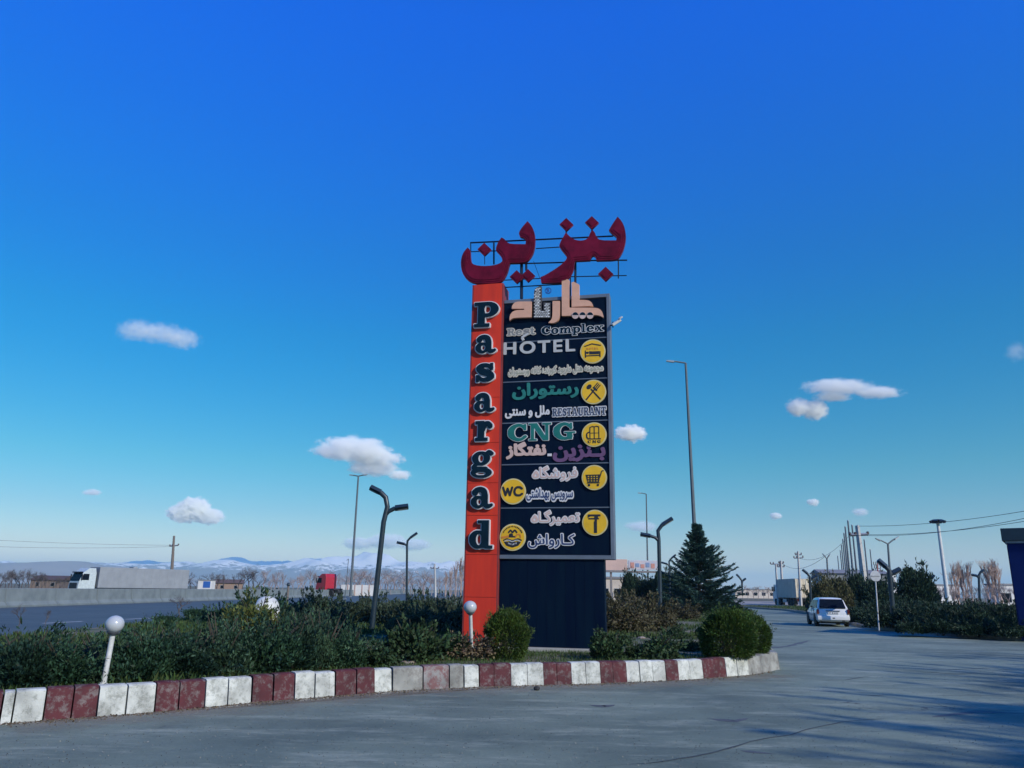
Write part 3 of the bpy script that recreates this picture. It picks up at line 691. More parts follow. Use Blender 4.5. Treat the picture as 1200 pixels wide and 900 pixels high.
# round pictogram discs
def disc(px, py, r, lab, draws):
    c = Sp(px, py, .05); rr = (Sp(px+r, py, .05)[0]-Sp(px-r, py, .05)[0])/2
    n = 40; circ = lambda q: [(c[0]+q*math.cos(2*math.pi*k/n), c[1]+q*math.sin(2*math.pi*k/n)) for k in range(n)]
    d = link('icon_disc', mesh_outline([circ(rr)], .006, .05, 'disc'), T, M_rim); d['label'] = lab
    link('disc_face', mesh_outline([circ(rr*.91)], .0505, .054, 'disc'), d, M_yel)
    for fn, m, w in draws:
        g = Grid(-1, -1, 1, 1, 46, 4); fn(g); L = [[(c[0]+x*rr, c[1]+y*rr) for x, y in l] for l in g.loops(0, .15)]
        if L: tag(link('icon', mesh_outline(L, .054+w, .060+w, 'icon'), d, m), kind='stuff' if fn in (carwash, wash2, wash3, bed2, cngtxt) else None)
def bed(g):
    g.stroke([(-.62,.44),(-.05,.62),(.62,.46)], .045); g.box(-.62,-.52,-.54,.10); g.box(.54,-.52,.62,-.02); g.box(-.6,-.40,.6,-.31); g.box(-.28,-.24,.5,-.02); g.ell(-.42,-.10,.11,.10); g.stroke([(-.28,-.02),(.48,-.06)], .03)
def bed2(g):
    gx = font_grid('HOTEL', 40, .02)
    for i, ch in enumerate((-.42,-.22,-.02,.18,.38)):
        if i == 0: g.box(ch-.06,.14,ch-.02,.32); g.box(ch+.02,.14,ch+.06,.32); g.box(ch-.05,.21,ch+.05,.25)
        if i == 1: g.ell(ch,.23,.07,.09); g.ell(ch,.23,.03,.05,False)
        if i == 2: g.box(ch-.02,.14,ch+.02,.32); g.box(ch-.07,.28,ch+.07,.32)
        if i == 3: g.box(ch-.05,.14,ch-.01,.32); [g.box(ch-.05,y,ch+.06,y+.035) for y in (.14,.215,.285)]
        if i == 4: g.box(ch-.05,.14,ch-.01,.32); g.box(ch-.05,.14,ch+.06,.175)
def cutlery(g):
    g.stroke([(-.56,-.60),(.10,.20)], .055); g.stroke([(.52,-.60),(-.18,.22)], .055)
    g.m[:] |= (((g.X+.34)*.7+(g.Y-.42)*-.7)**2/.028+((g.X+.34)*.7+(g.Y-.42)*.7)**2/.05) <= 1
    for k in (-.13, 0, .13): g.stroke([(.12+k*.8,.24-k*.7),(.44+k*.8,.62-k*.7)], .038)
    g.stroke([(.02,.34),(.24,.12)], .07)
def cylinders(g):
    g.box(-.36,-.34,-.29,.60); g.box(.0,-.34,.06,.66); g.box(.36,-.34,.42,.62); g.stroke([(-.33,.58),(-.12,.66),(.03,.62),(.22,.68),(.39,.60)], .04); g.box(-.5,-.40,.55,-.32); g.box(-.36,.10,.42,.15)
    g.curve([(-.36,.2),(-.56,.1),(-.58,-.2),(-.46,-.34)], .05)
def cngtxt(g):
    for ch, x in (('C',-.52),('N',-.14),('G',.24)):
        t = Grid(0, 0, 1.1, 1, 60, 0); glyph(t, ch, 0)
        ix = ((g.X-x)/.30*60).astype(int); iy = ((g.Y+.70)/.24*60).astype(int); ok = (ix >= 0) & (iy >= 0) & (ix < t.w) & (iy < t.h)
        g.m |= ok & t.m[np.clip(iy, 0, t.h-1), np.clip(ix, 0, t.w-1)]
def cart(g):
    g.poly([(-.68,.22),(.50,.22),(.38,-.38),(-.54,-.38)])
    for x in (-.50,-.28,-.06,.16): 
        for y in (.04,-.14,-.32): g.box(x-.0,y,x+.13,y+.10,False)
    g.stroke([(.44,.0),(.60,.50),(.74,.52)], .04); g.stroke([(-.56,-.44),(.42,-.44)], .035); g.ell(-.42,-.60,.10,.10); g.ell(.28,-.60,.10,.10)
def caliper(g):
    g.box(-.08,-.80,.16,.10); g.box(-.01,-.80,.16,.44); g.box(-.55,.50,.44,.64); g.box(-.52,.26,.34,.36); g.box(-.04,.26,.24,.62); g.poly([(-.55,.52),(-.3,.52),(-.55,.36)])
def wc(g):
    g.stroke([(-.78,.30),(-.58,-.30),(-.42,.22),(-.24,-.30),(-.06,.30)], .085); g.curve([(.70,.20),(.50,.32),(.24,.26),(.12,.0),(.22,-.26),(.50,-.32),(.72,-.20)], .09)
def carwash(g):
    for k in range(15):
        a = R(28+k*8.8); g.box(.80*math.cos(a)-.035,.80*math.sin(a)-.05,.80*math.cos(a)+.035,.80*math.sin(a)+.05)
    g.curve([(-.3,.36),(-.16,.52),(.0,.36),(.16,.52),(.32,.36)], .06); g.ell(-.12,.16,.16,.13); g.stroke([(-.3,.04),(.2,.04)], .05)
    g.curve([(-.68,-.22),(-.4,-.12),(0,-.24),(.4,-.12),(.68,-.22)], .045); g.poly([(-.66,-.34),(.66,-.34),(.46,-.62),(0,-.76),(-.46,-.62)])
def wash2(g): g.stroke([(-.80,-.02),(-.36,.06)], .08); g.curve([(.22,.0),(.36,.2),(.58,.18),(.62,-.02)], .05)
def wash3(g):
    g.curve([(-.6,-.30),(-.3,-.22),(0,-.32),(.3,-.22),(.6,-.30)], .035)
    for k in range(7): g.box(-.34+k*.10,-.60+abs(k-3)*.03,-.29+k*.10,-.48+abs(k-3)*.03)
disc(694.6, 411.7, 14.8, 'yellow disc with a bed under a roof', [(bed, M_blk, 0), (bed2, M_org, 0)])
disc(695.5, 459.2, 14.8, 'yellow disc with crossed spoon and fork', [(cutlery, M_blk, 0)])
disc(696.2, 509.2, 14.6, 'yellow disc with gas cylinders', [(cylinders, M_blk, 0), (cngtxt, M_blk, 0)])
disc(696.4, 559.5, 14.8, 'yellow disc with a shopping cart', [(cart, M_blk, 0)])
disc(697.2, 612.5, 15.0, 'yellow disc with a caliper', [(caliper, M_blk, 0)])
disc(601.2, 575.8, 14.8, 'yellow disc reading WC', [(wc, M_blk, 0)])
disc(600.7, 629.6, 15.2, 'yellow disc with a car wash scene', [(carwash, M_blk, 0), (wash2, M_org, .001), (wash3, M_dim, .007)])

# the tall peach logo word (letters stand above the board's top edge)
def zpoly(x0, y0, s, pts, w): return [Sp(x0+x/s, y0+y/s, w) for x, y in pts]
LZ = lambda pts, w=.09: zpoly(590, 320, 9.23, pts, w)
def smooth(pts, n=2):                        # corner-cutting only where corners are obtuse
    for _ in range(n):
        o = []; N = len(pts)
        for i in range(N):
            a, b, c = Vector(pts[i-1]), Vector(pts[i]), Vector(pts[(i+1) % N])
            if (b-a).length and (c-b).length and (b-a).angle(c-b) < R(50): o += [tuple(b.lerp(a, .25)), tuple(b.lerp(c, .25))]
            else: o.append(tuple(b))
        pts = o
    return pts
def cut(name, polys, d0, d1, m, par=T, sm=2, lab=None):
    o = link(name, mesh_outline([smooth(p, sm) if sm else p for p in polys], d0, d1, name), par, m)
    if lab: o['label'] = lab
    return o
dal = [(90,385),(95,355),(112,330),(135,316),(165,310),(305,310),(305,480),(120,485),(88,498),(68,518),(66,480),(78,445),(105,415),(150,402),(225,402),(225,388),(95,388)]
al2 = [(632,45),(712,78),(712,376),(1000,376),(1045,392),(1072,425),(1085,485),(1045,462),(985,452),(700,465),(632,465)]
be2 = [(738,105),(762,96),(820,128),(820,292),(915,294),(955,318),(972,358),(738,368)]
ra = [(532,305),(612,305),(612,460),(602,500),(575,530),(535,545),(485,538),(515,512),(532,475)]
brk = [(328,485),(328,210),(340,168),(372,148),(400,138),(412,142),(412,400),(432,402),(432,316),(508,316),(508,482)]
for p in (dal, al2, be2, ra): cut('logo_letter', [LZ(p)], .03, .11, M_peach, lab='peach logo letter')
for cx in (778, 856, 938):
    o = cut('logo_dot', [LZ([(cx+37*math.cos(a*math.pi/10), 462+37*math.sin(a*math.pi/10)) for a in range(20)])], .112, .125, mat('logo_dot_pink', (.62,.45,.40), .5), sm=0)
    link('dot_dark_half', mesh_outline([LZ([(cx+31*math.cos(a*math.pi/10), 455-31*math.sin(a*math.pi/10)) for a in range(0, 11)], .12)], .126, .129, 'x'), o, M_navy2)  # navy half disc for the dark hole, upper half of the dot
bk = cut('logo_letter', [LZ(brk)], .02, .085, mat('mortar_grey', (.06,.06,.065), .8), sm=1, lab='logo letter faced in pale brickwork')
g = Grid(320, -490, 512, -135, .5, 4)
def pin(x, y, P_): 
    c = False; n = len(P_)
    for i in range(n):
        (xa, ya), (xb, yb) = P_[i], P_[(i+1) % n]
        if (ya > y) != (yb > y) and x < (xb-xa)*(y-ya)/(yb-ya)+xa: c = not c
    return c
mbk = MB(); I = Matrix.Identity(4); row = 0; y = 478
while y > 145:
    x = 330+(row % 2)*12
    while x < 508:
        cx_, cy_ = x+8, y-5
        if all(pin(q, r, brk) for q, r in ((x, y-1), (x+20, y-1), (x, y-12), (x+20, y-12))):
            a = Sp(590+x/9.23, 320+y/9.23, .09); b = Sp(590+(x+20)/9.23, 320+(y-12)/9.23, .09); mbk.box(a[0], b[0], -.094-rnd.random()*.008, -.084, a[1], b[1])
        x += 25
    y -= 17; row += 1
tag(mbk.build('brick', mat('pale_logo_brick', (.72,.72,.70), .8, scale=30, col2=(.30,.30,.31), island=.35), bk), kind='stuff')
# small registered-mark ring between the logo letters
rc = Sp(590+482/9.23, 320+190/9.23, .05); rr = .085
ring = [[(rc[0]+q*math.cos(k*math.pi/12), rc[1]+q*math.sin(k*math.pi/12)) for k in range(24)] for q in (rr, rr-.018)]
link('mark_ring', mesh_outline(ring, .03, .05, 'ring'), T, M_blue)
g = Grid(0, 0, 1, 1, 60); glyph(g, 'R', 0); L = g.loops(0); link('mark_letter', mesh_outline([[(rc[0]-.045+x*.09, rc[1]-.045+y*.09) for x, y in l] for l in L], .03, .05, 'r'), T, M_blue)

# maroon rooftop word, bent sheet letters with raised middle ridge
Z3 = lambda p: [Sp(530+x/9, 240+y/9, .10) for x, y in p]; Z4 = lambda p: [Sp(640+x/9, 240+y/9, .10) for x, y in p]
A_ = [(165,455),(190,478),(192,560),(203,615),(240,640),(330,652),(430,645),(500,625),(530,600),(528,572),(500,525),(462,490),(465,450),(485,400),(520,350),(548,360),(580,400),(620,418),(775,420),(780,372),(762,352),(715,340),(702,300),(735,245),(795,178),(832,215),(860,270),(874,340),(870,450),(845,530),(800,590),(760,612),(610,615),(600,640),(580,720),(540,790),(500,825),(350,835),(230,832),(150,790),(107,720),(92,640),(98,560),(125,498)]
B_ = [(-58,767),(0,742),(100,680),(170,630),(220,575),(218,545),(180,500),(137,445),(150,400),(185,340),(210,295),(240,330),(290,368),(350,384),(410,378),(448,350),(465,300),(490,270),(517,300),(532,345),(570,380),(740,380),(745,345),(700,310),(662,275),(695,215),(755,130),(800,180),(828,240),(842,320),(836,400),(810,490),(765,565),(730,585),(530,590),(522,552),(496,536),(474,556),(462,588),(310,595),(296,620),(290,680),(262,740),(225,788),(165,800),(165,822),(30,826),(-50,825)]
for q, zf in ((A_, Z3), (B_, Z4)):
    pts = zf(q); o = cut('rooftop_letter', [pts], .02, .13, M_maroon, sm=1, lab='maroon rooftop letter')
    c = np.array(pts)
    poly = smooth(pts, 1); me_in = Grid(min(p[0] for p in poly), min(p[1] for p in poly), max(p[0] for p in poly), max(p[1] for p in poly), 90, 12); me_in.poly(poly)
    for k, gr in enumerate((-.05, -.10)):   # stepped folded centre
        L = me_in.loops(gr, .25)
        if L: link('letter_ridge', mesh_outline(L, .13+.012*k, .142+.012*k, 'r'), o, M_maroon)
for f, (cx, cy, h) in ((Z4, (213,208,72)), (Z4, (482,188,72)), (Z4, (628,730,80)), (Z3, (338,470,72)), (Z3, (680,760,74)), (Z3, (797,742,72))):
    dz = .0 if cx != 797 else -.03
    o = cut('rooftop_dot', [f([(cx-h,cy),(cx,cy-h*.95),(cx+h,cy),(cx,cy+h*.95)])], .03+dz, .11+dz, M_maroon, sm=0, lab='maroon diamond dot')
    link('dot_ridge', mesh_outline([f([(cx-h*.6,cy),(cx,cy-h*.57),(cx+h*.6,cy),(cx,cy+h*.57)])], .11+dz, .125+dz, 'd'), o, M_maroon)
# tube frame that carries them
fr = MB()
def rail(pts, r, w=-.06): MB().tube([Vector((*[Sp(530+x/5.4545, 240+y/5.4545, w)[i] for i in (0,)], -w, Sp(530+x/5.4545, 240+y/5.4545, w)[1])) for x, y in pts], r, 6).build('frame_rail', M_steel, T)
for p, r in (([(115,243),(1030,200)], .022), ([(120,300),(300,294)], .014), ([(535,280),(690,270)], .014), ([(370,378),(730,368)], .020), ([(790,357),(1118,354)], .020), ([(330,482),(580,470)], .014), ([(745,460),(1115,452)], .014),
             ([(340,528),(705,508)], .016), ([(118,243),(118,300)], .014), ([(266,243),(266,380)], .022), ([(207,320),(207,380)], .010), ([(443,372),(443,600)], .040), ([(473,372),(473,420)], .030), ([(787,355),(787,500)], .030),
             ([(1062,355),(1062,470)], .016), ([(728,165),(728,205)], .018), ([(893,150),(893,190)], .022), ([(520,360),(560,470)], .006), ([(755,430),(755,600)], .018)): rail(p, r)
# white floodlight on the board's right edge
zf_ = Sp(724, 380, 0)
fl = MB().tube([Vector((xr-.01, -.0, zf_[1]-.02)), Vector((xr+.07, -.06, zf_[1]-.04))], .018, 6).tube([Vector((xr+.07,-.06,zf_[1]-.10)), Vector((xr+.07,-.06,zf_[1]+.05))], .014, 6).build('light_bracket', M_steel, T)
Mx = Matrix.Translation((xr+.16, -.10, zf_[1]+.02)) @ Matrix.Rotation(R(-32), 4, 'Y') @ Matrix.Rotation(R(25), 4, 'X')
fl = MB().bbox(-.12, .12, -.07, .07, -.035, .03, .012, Mx).bbox(.10, .19, -.09, .09, .02, .055, .01, Mx).build('floodlight', mat('lamp_white', (.70,.70,.68), .5), T)
fl['label'] = 'small white floodlight on the right edge'
MB().box(-.10, .10, -.055, .055, -.040, -.034, Mx).build('lens', mat('lamp_glass', (.25,.27,.30), .1), fl)
# loose white piece lying on top of HOTEL
u = Sp(615, 393.5, .08); Mx = Matrix.Translation((u[0], -.075, u[1])) @ Matrix.Rotation(R(-28), 4, 'Y')
MB().bbox(-.10, .11, -.02, .02, -.028, .028, .01, Mx).bbox(-.12, -.05, -.018, .018, -.09, .0, .01, Mx).build('loose_letter_piece', M_dim, T)['label'] = 'broken white letter piece hanging askew'

# ================================================================== LAMPS, POLES
M_white = mat('white_painted_steel', (.66,.66,.65), .5, scale=8, col2=(.42,.42,.40)); M_park = mat('park_lamp_steel', (.018,.035,.050), .4, var=.2)
M_galv = mat('galvanised_steel', (.34,.36,.38), .5, metal=.4, scale=5); M_conc = mat('pole_concrete', (.50,.48,.45), .9, scale=3, bump=.3, col2=(.36,.35,.33))
M_globe = mat('opal_globe', (.40,.42,.44), .25, var=.03); M_wood = mat('weathered_pole', (.17,.14,.12), .9)
M_led = mat('lamp_lens', (.30,.32,.33), .2)
def globe_lamp(base, top, r, label):
    t = empty('globe_lamp', base, label, 'garden lamp', 'white globe garden lamps'); d = Vector(top)-Vector(base)
    L = d.length; u = d/L
    MB().tube([(0,0,-.1), u*(L-r*1.05)], .034, 12).tube([u*(L*.45), u*(L*.45+.02)], .038, 12).build('pole', M_white, t, True)
    MB().lathe([(.06,-.02),(.06,.03),(.035,.05)], (0,0,0), 12).build('base_flange', M_white, t)
    MB().tube([u*(L-r*1.16), u*(L-r*.82)], [.05,.085], 14).build('collar', mat('lamp_collar', (.12,.13,.15), .5), t, True)
    MB().sphere(u*L, r, 28, 18, .95).build('globe', M_globe, t, True)
globe_lamp(G(121,806,.30)+Vector((-.10,.18,0)), P(134.5,731.5,10.75), .118, 'leaning white globe lamp on a short pole behind the left part of the kerb')
globe_lamp(G(553,773,.30)+Vector((0,.15,0)), P(551,711.5,15.35), .125, 'upright white globe lamp on a short pole in front of the red pillar')

def park_lamp(base, pts_main, pts_arm, label, r=.06, group='dark forked park lamps'):
    t = empty('park_lamp', base, label, 'street lamp', group); B = Vector(base)
    m = [Vector(p)-B for p in pts_main]; a = [Vector(p)-B for p in pts_arm]
    MB().box(-.11,.11,-.11,.11,-.05,.02).build('base_plate', M_park, t)
    MB().tube([(0,0,-.05)]+m[:-1], [r*1.05]+[r]*(len(m)-1), 10).build('pole', M_park, t, True)
    MB().tube(a[:-1], r*.85, 10).build('arm', M_park, t, True)
    for p, q in ((m[-2], m[-1]), (a[-2], a[-1])):
        h = MB().tube([p, q], r*1.15, 4); hd = h.build('lamp_head', M_park, t); d = (q-p).normalized(); dn = Vector((0,0,-1)); dn = (dn-d*dn.dot(d)).normalized()
        MB().tube([p.lerp(q,.2)+dn*r*.85, p.lerp(q,.92)+dn*r*.85], r*.35, 4).build('lens', M_led, hd)
def plamp(y, base, main, arm, label, r):
    b = P(*base, y); park_lamp(b, [P(*q, y) for q in main], [P(*q, y) for q in arm], label, r)
plamp(25.2, (435,742), [(449.5,612),(454,594),(452,583),(446,577),(434,571)], [(450.5,605),(455,599.5),(463,595.5),(478.5,593.5)], 'large dark forked street lamp leaning slightly between the hedge and the red pillar', .085)
plamp(38, (476.5,735), [(477,640),(477.5,634),(481,630),(489,624.5)], [(477.3,640),(474,637.5),(465,635.5)], 'smaller dark forked lamp between the big forked lamp and the red pillar', .055)
plamp(31.5, (774.5,735), [(772,632),(771,622),(776,615),(788,607.5)], [(772,634),(768,630),(762,628),(750.5,626)], 'dark forked lamp right of the sign board, left of the blue spruce', .075)
plamp(58, (785.5,712), [(784.5,664),(784,658),(787,654),(792,650)], [(784.6,664),(782,661),(775,659)], 'small dark forked lamp just left of the spruce crown', .06)
plamp(95, (753,700), [(752.5,674),(752,671),(754,667),(757,665)], [(752.5,674),(750,672),(746,671)], 'tiny pale forked lamp in front of the billboard gantry', .06)
plamp(85, (870,697), [(869.5,683),(869,680),(866,676),(863,673)], [(869.5,683),(871,680),(874,678)], 'small forked lamp right of the spruce beside the exit road', .10)
plamp(62, (950.5,706), [(949.2,682),(949,676),(946,672),(940.5,667.5)], [(949.2,681),(951,678),(957.5,674.5)], 'dark forked lamp standing right of the parked lorry rear', .09)
plamp(40, (1047.5,728), [(1042.6,675),(1042,668.5),(1038,664),(1029,656.5)], [(1043,674),(1046,671.5),(1055,667)], 'thick dark forked lamp behind the round sign on the right verge', .12)
plamp(70, (1090,708), [(1089.2,690),(1089,683),(1091,679),(1095,674)], [(1089.2,688),(1087,684),(1084,680)], 'small forked lamp right of the round dark evergreen', .09)
plamp(62, (1148,703), [(1147.2,680),(1147,674.5),(1149,670.5),(1153,668)], [(1147.2,678),(1145,674.8),(1138.5,673.5)], 'forked lamp between the two clumps of bare poplars', .09)

M_pole = mat('dull_lamp_steel', (.10,.125,.14), .6, scale=4)
def tall_lamp(y, base, top, heads, label, r0, r1, m=M_pole, name='motorway_lamp', group=None):
    b = P(*base, y); b.z = -.03; tp = P(*top, y); tp.x = tp.x; t = empty(name, b, label, 'street lamp', group); T_ = tp-b
    MB().box(-.25,.25,-.25,.25,-.05,.10).build('base_plate', M_galv, t)
    MB().tube([(0,0,0), T_*.5, T_], [r0, (r0+r1)/2, r1], 8).build('pole', m, t, True)
    for hx, hy in heads:
        q = P(hx, hy, y)-b; MB().tube([T_, T_.lerp(q,.5)+Vector((0,0,.04)), T_.lerp(q, .75)], r1*.8, 6).build('arm', m, t, True)
        d = (q-T_); w = max(.09, r1*1.5); L_ = d.length*.45
        h = MB().add([q-d*.38+Vector((0,s*w,v*w*.5)) for s in (-1,1) for v in (-1,1)]+[q+Vector((0,s*w*.7,v*w*.35)) for s in (-1,1) for v in (-1,1)], [(0,1,3,2),(4,6,7,5),(0,4,5,1),(2,3,7,6),(0,2,6,4),(1,5,7,3)]).build('lamp_head', M_galv, t)
tall_lamp(150, (411.2,690), (420,558), [(409.5,556.5),(430.5,556)], 'very tall double armed lamp standing on the motorway wall right of the red truck', .26, .16)
tall_lamp(55, (819,716), (803.5,425.5), [(781,423)], 'very tall single armed lamp rising out of the blue spruce', .17, .08)
tall_lamp(95, (759.5,700), (757.3,579), [(747.5,577.5)], 'slim single armed lamp above the billboard gantry', .12, .07)
tall_lamp(60, (1045.5,714), (1040.5,637.5), [(1026,631),(1053,629)], 'pale lamp with two raised arms behind the thick dark forked lamp', .11, .07)
tall_lamp(75, (971.5,704), (969,655), [(964,649),(973,649)], 'short pole with two small flood heads left of the flagpoles', .10, .07)
tall_lamp(120, (405,690), (408.5,655), [(406,657)], 'thin distant pole just left of the tall double lamp', .07, .05)
tall_lamp(110, (1080.5,698), (1080,664), [(1086,658)], 'small white curved lamp above the round dark evergreen', .10, .08, M_white)
# floodlight mast
b = P(1110.5,700,90); b.z = -.03; t = empty('floodlight_mast', b, 'white floodlight mast with a ring of lamps on top, on the right', 'light mast')
T_ = P(1098.6,610,90)-b; MB().tube([(0,0,0), T_], [.26,.17], 10).build('pole', M_white, t, True)
MB().lathe([(.35,-.1),(.4,.0),(.35,.1)], T_, 12).build('lamp_ring', M_galv, t)
for k in range(8):
    a = k*math.pi/4; c = T_+Vector((math.cos(a)*.62, math.sin(a)*.62, -.10)); MB().box(-.22,.22,-.22,.22,-.10,.14, Matrix.Translation(c) @ Matrix.Rotation(a, 4, 'Z') @ Matrix.Rotation(R(25), 4, 'Y')).build('floodlight', M_park, t)
# utility poles
def util(y, base, top, arms, label, r, m=M_conc, gnd=-.03):
    b = P(*base, y); b.z = gnd; t = empty('utility_pole', b, label, 'utility pole'); T_ = P(*top, y)-b
    MB().box(-r*1.2,r*1.2,-r*1.2,r*1.2,-.1,0).tube([(0,0,0), T_], [r*1.35, r*.75], 6).build('pole', m, t)
    for (ax, ay, bx, by) in arms:
        a = P(ax, ay, y)-b; c = P(bx, by, y)-b; MB().tube([a, c], r*.5, 4).build('crossarm', M_galv, t)
        for q in (a, c, a.lerp(c, .3)): MB().lathe([(.05*r/.15,0),(.09*r/.15,.10),(.06*r/.15,.2),(.09*r/.15,.26),(0,.34)], q, 6).build('insulator', mat('insulator', (.12,.08,.06), .3), t)
    return b
util(150, (200.5,690), (204,628), [(199,640,209,639)], 'utility pole with one crossarm rising behind the white lorry trailer', .26, M_wood)
util(170, (510.5,692), (509.5,661), [(505,666,514,666)], 'distant concrete pole with a crossarm between the small forked lamp and red pillar', .22)
util(130, (912,703), (909,661), [(903,661,914,661)], 'pale T shaped pole, leftmost of the poles by the parked lorry', .20)
util(132, (917.5,703), (915,657), [(911,664,919,664),(913,660,918,660)], 'pale pole carrying a transformer, second of the poles by the parked lorry', .24)
util(120, (938,700), (935,646), [(930.5,654,941,653.5),(932,650,939,650)], 'tall pale pole with two crossarms directly behind the parked lorry', .18)
B0 = util(90, (1015.5,700), (1004.5,616), [(996,627,1017,626)], 'thick white concrete pole leaning among the flagpoles', .34)
B1 = util(62, (1262,715), (1250,590), [(1238,600,1262,600)], 'concrete pole outside the right edge carrying the wires', .22)
util(80, (1030,705), (1028,660), [(1024,662,1032,662),(1025,666,1032,666),(1024,670,1032,670)], 'small rack shaped pole beside the round sign', .08, mat('red_white_pole', (.45,.12,.10), .6))
def wire(a, b, sag, label, r=.02, group='overhead wires on the right'):
    pts = [a.lerp(b, k/14)+Vector((0,0,-sag*4*(k/14)*(1-k/14))) for k in range(15)]
    tag(MB().tube([p-a for p in pts], r, 4).build('wire', mat('wire', (.06,.07,.09), .6)), label, 'wire', group).location = a
for k, (p, q) in enumerate((((1006,616.5),(1250,590)), ((997,627),(1238,599)), ((1017,626.5),(1262,600)))):
    wire(P(*p, 90), P(*q, 62), (.5,.7,.5)[k], ('uppermost overhead wire running right from the concrete pole top', 'middle overhead wire running right from the crossarm', 'lowest overhead wire running right from the crossarm')[k], .022)
wire(P(204,639,150), P(-160,622,150), .6, 'upper thin wire running left from the pole behind the lorry', .020, 'overhead wires on the left')
wire(P(200,640.5,150), P(-160,632,150), .8, 'lower thin wire running left from the pole behind the lorry', .020, 'overhead wires on the left')
wire(P(936,654,120), P(996,627,90), 1.2, 'slack wire between the pole behind the lorry and the concrete pole', .02, 'overhead wires on the right')
wire(P(967,652,75), P(916,660,130), 1.0, 'faint wire left of the flagpoles', .02, 'overhead wires on the right')
# flagpoles
FP = [(981.6,651.6),(984.6,645),(986,638.4),(987.6,632),(989,625),(990.4,617.4),(993.6,610.4),(998.4,615.6),(1003.4,620),(1005,616),(1012.6,632.5),(1019.6,644)]
FL = ['shortest flagpole at the left end of the fan', 'second flagpole from the left of the fan', 'third flagpole from the left of the fan', 'fourth flagpole from the left of the fan', 'fifth flagpole from the left of the fan', 'sixth flagpole from the left, just left of the tallest', 'tallest flagpole, at the peak of the fan', 'flagpole just right of the tallest one', 'flagpole just left of the white concrete pole', 'flagpole rising in front of the white concrete pole', 'flagpole just right of the white concrete pole', 'short flagpole at the right end of the fan']
for (px, py), lab in zip(FP, FL):
    up = 697.8-py; y = 10.4*880/up; b = P(px, py, y); hgt = b.z; b.z = .0
    t = empty('flagpole', b, 'bare steel '+lab, 'flagpole', 'fan of bare flagpoles')
    MB().tube([(0,0,0),(0,0,hgt)], [.17,.11], 6).build('pole', mat('flagpole_steel', (.10,.12,.15), .5, metal=.3), t)
    MB().sphere((0,0,hgt), .12, 8, 6).build('finial', M_galv, t)
# round sign seen from the back
b = P(1028,719,38); b.z = .13; t = empty('round_sign', b, 'round traffic sign seen from behind on a thin white post beside the exit road', 'traffic sign')
T_ = P(1025.2,669,38)-b; MB().tube([(0,0,-.1), T_], .03, 8).build('post', M_white, t)
c = P(1025.4,675,38)-b; rr = 6.1/900*38
MB().lathe([(rr*.98,-.012),(rr,0),(rr*.98,.012)], c+Vector((0,-.04,0)), 28, 'y').build('sign_plate', mat('sign_back', (.46,.48,.50), .5), t, False)
MB().box(-rr*.8,rr*.8,-.075,-.052,-.02,.02, Matrix.Translation(c)).build('bracket', M_galv, t)

# ================================================================== MOTORWAY WALL (precast sections)
M_bar = mat('barrier_concrete', (.19,.22,.22), .85, scale=.9, col2=(.12,.145,.15), bump=.3)
def bar_mesh(L):
    prof = [(-.40,0),(-.40,.12),(-.20,.38),(-.13,1.22),(-.10,1.26),(.10,1.26),(.13,1.22),(.20,.38),(.40,.12),(.40,0)]
    vs = []; n = len(prof)
    for y in (0.03, L-.03):
        vs += [(x, y, z) for x, z in prof]
    fs = [(k, (k+1) % n, (k+1) % n+n, k+n) for k in range(n)]+[tuple(range(n-1,-1,-1)), tuple(range(n, 2*n))]
    return MB().add(vs, fs).mesh('barrier_section')
M_blkd = mat('dark_gap', (.01,.012,.015), .9)
bm_ = bar_mesh(6.0); bm_.materials.append(M_bar)
wall = empty('barrier_wall', (-34.3,0,0), 'long grey precast concrete barrier between the motorway carriageways', 'barrier')
for k in range(-4, 70):
    o = link('barrier_section', bm_, wall); o.location = (0, k*6.02, -.012); o.rotation_euler = (0, R(rnd.uniform(-.5,.5)), R(rnd.uniform(-.15,.15)))
for k in range(0, 60, 3):
    o = MB().box(-.02, .03, 0, 2.6, -.03, .055).build('drain_slot', M_blkd, wall); o.location = (-33.89, 50+k*6.02, .03)
far = tag(sheet('far_field', [(-120,-40),(-74.5,-40),(-74.5,260),(-60,600),(-500,600),(-500,-40)], -.02, mat('field', (.16,.13,.09), .95, scale=.2, col2=(.08,.085,.05))), kind='structure')

# ================================================================== VEHICLES
M_tyre = mat('tyre_rubber', (.018,.018,.020), .85); M_glass = mat('dark_car_glass', (.006,.010,.018), .25, spec=.08); M_carw = mat('white_car_paint', (.70,.70,.69), .28, var=.03, coat=.5)
M_rimm = mat('wheel_rim', (.30,.31,.32), .4, metal=.6); M_redl = mat('red_tail_lens', (.09,.006,.008), .25); M_blkp = mat('black_plastic', (.02,.02,.022), .6)
def wheel(par, x, y, r, w, sgn):
    t = MB().lathe([(r*.62,-w/2),(r*.94,-w/2),(r,-w*.32),(r,w*.32),(r*.94,w/2),(r*.62,w/2)], (0,0,0), 24, 'x').build('tyre', M_tyre, None, True)
    root = bpy.data.objects.new('wheel', None); COL.objects.link(root); root.parent = par; root.location = (x, y, r); t.parent = root
    m = MB().lathe([(0,sgn*w*.30),(r*.18,sgn*w*.42),(r*.22,sgn*w*.30),(r*.50,sgn*w*.34),(r*.63,sgn*w*.46),(r*.63,-sgn*w*.3)], (0,0,0), 24, 'x'); m.build('rim', M_rimm, root, True)
def loft(secs, closed=False):
    n = len(secs[0]); m = MB(); vs = [p for s in secs for p in s]; fs = []
    for i in range(len(secs)-1):
        for k in range(n-1 if not closed else n):
            j = (k+1) % n; fs.append((i*n+k, (i+1)*n+k, (i+1)*n+j, i*n+j))
    return m.add(vs, fs)
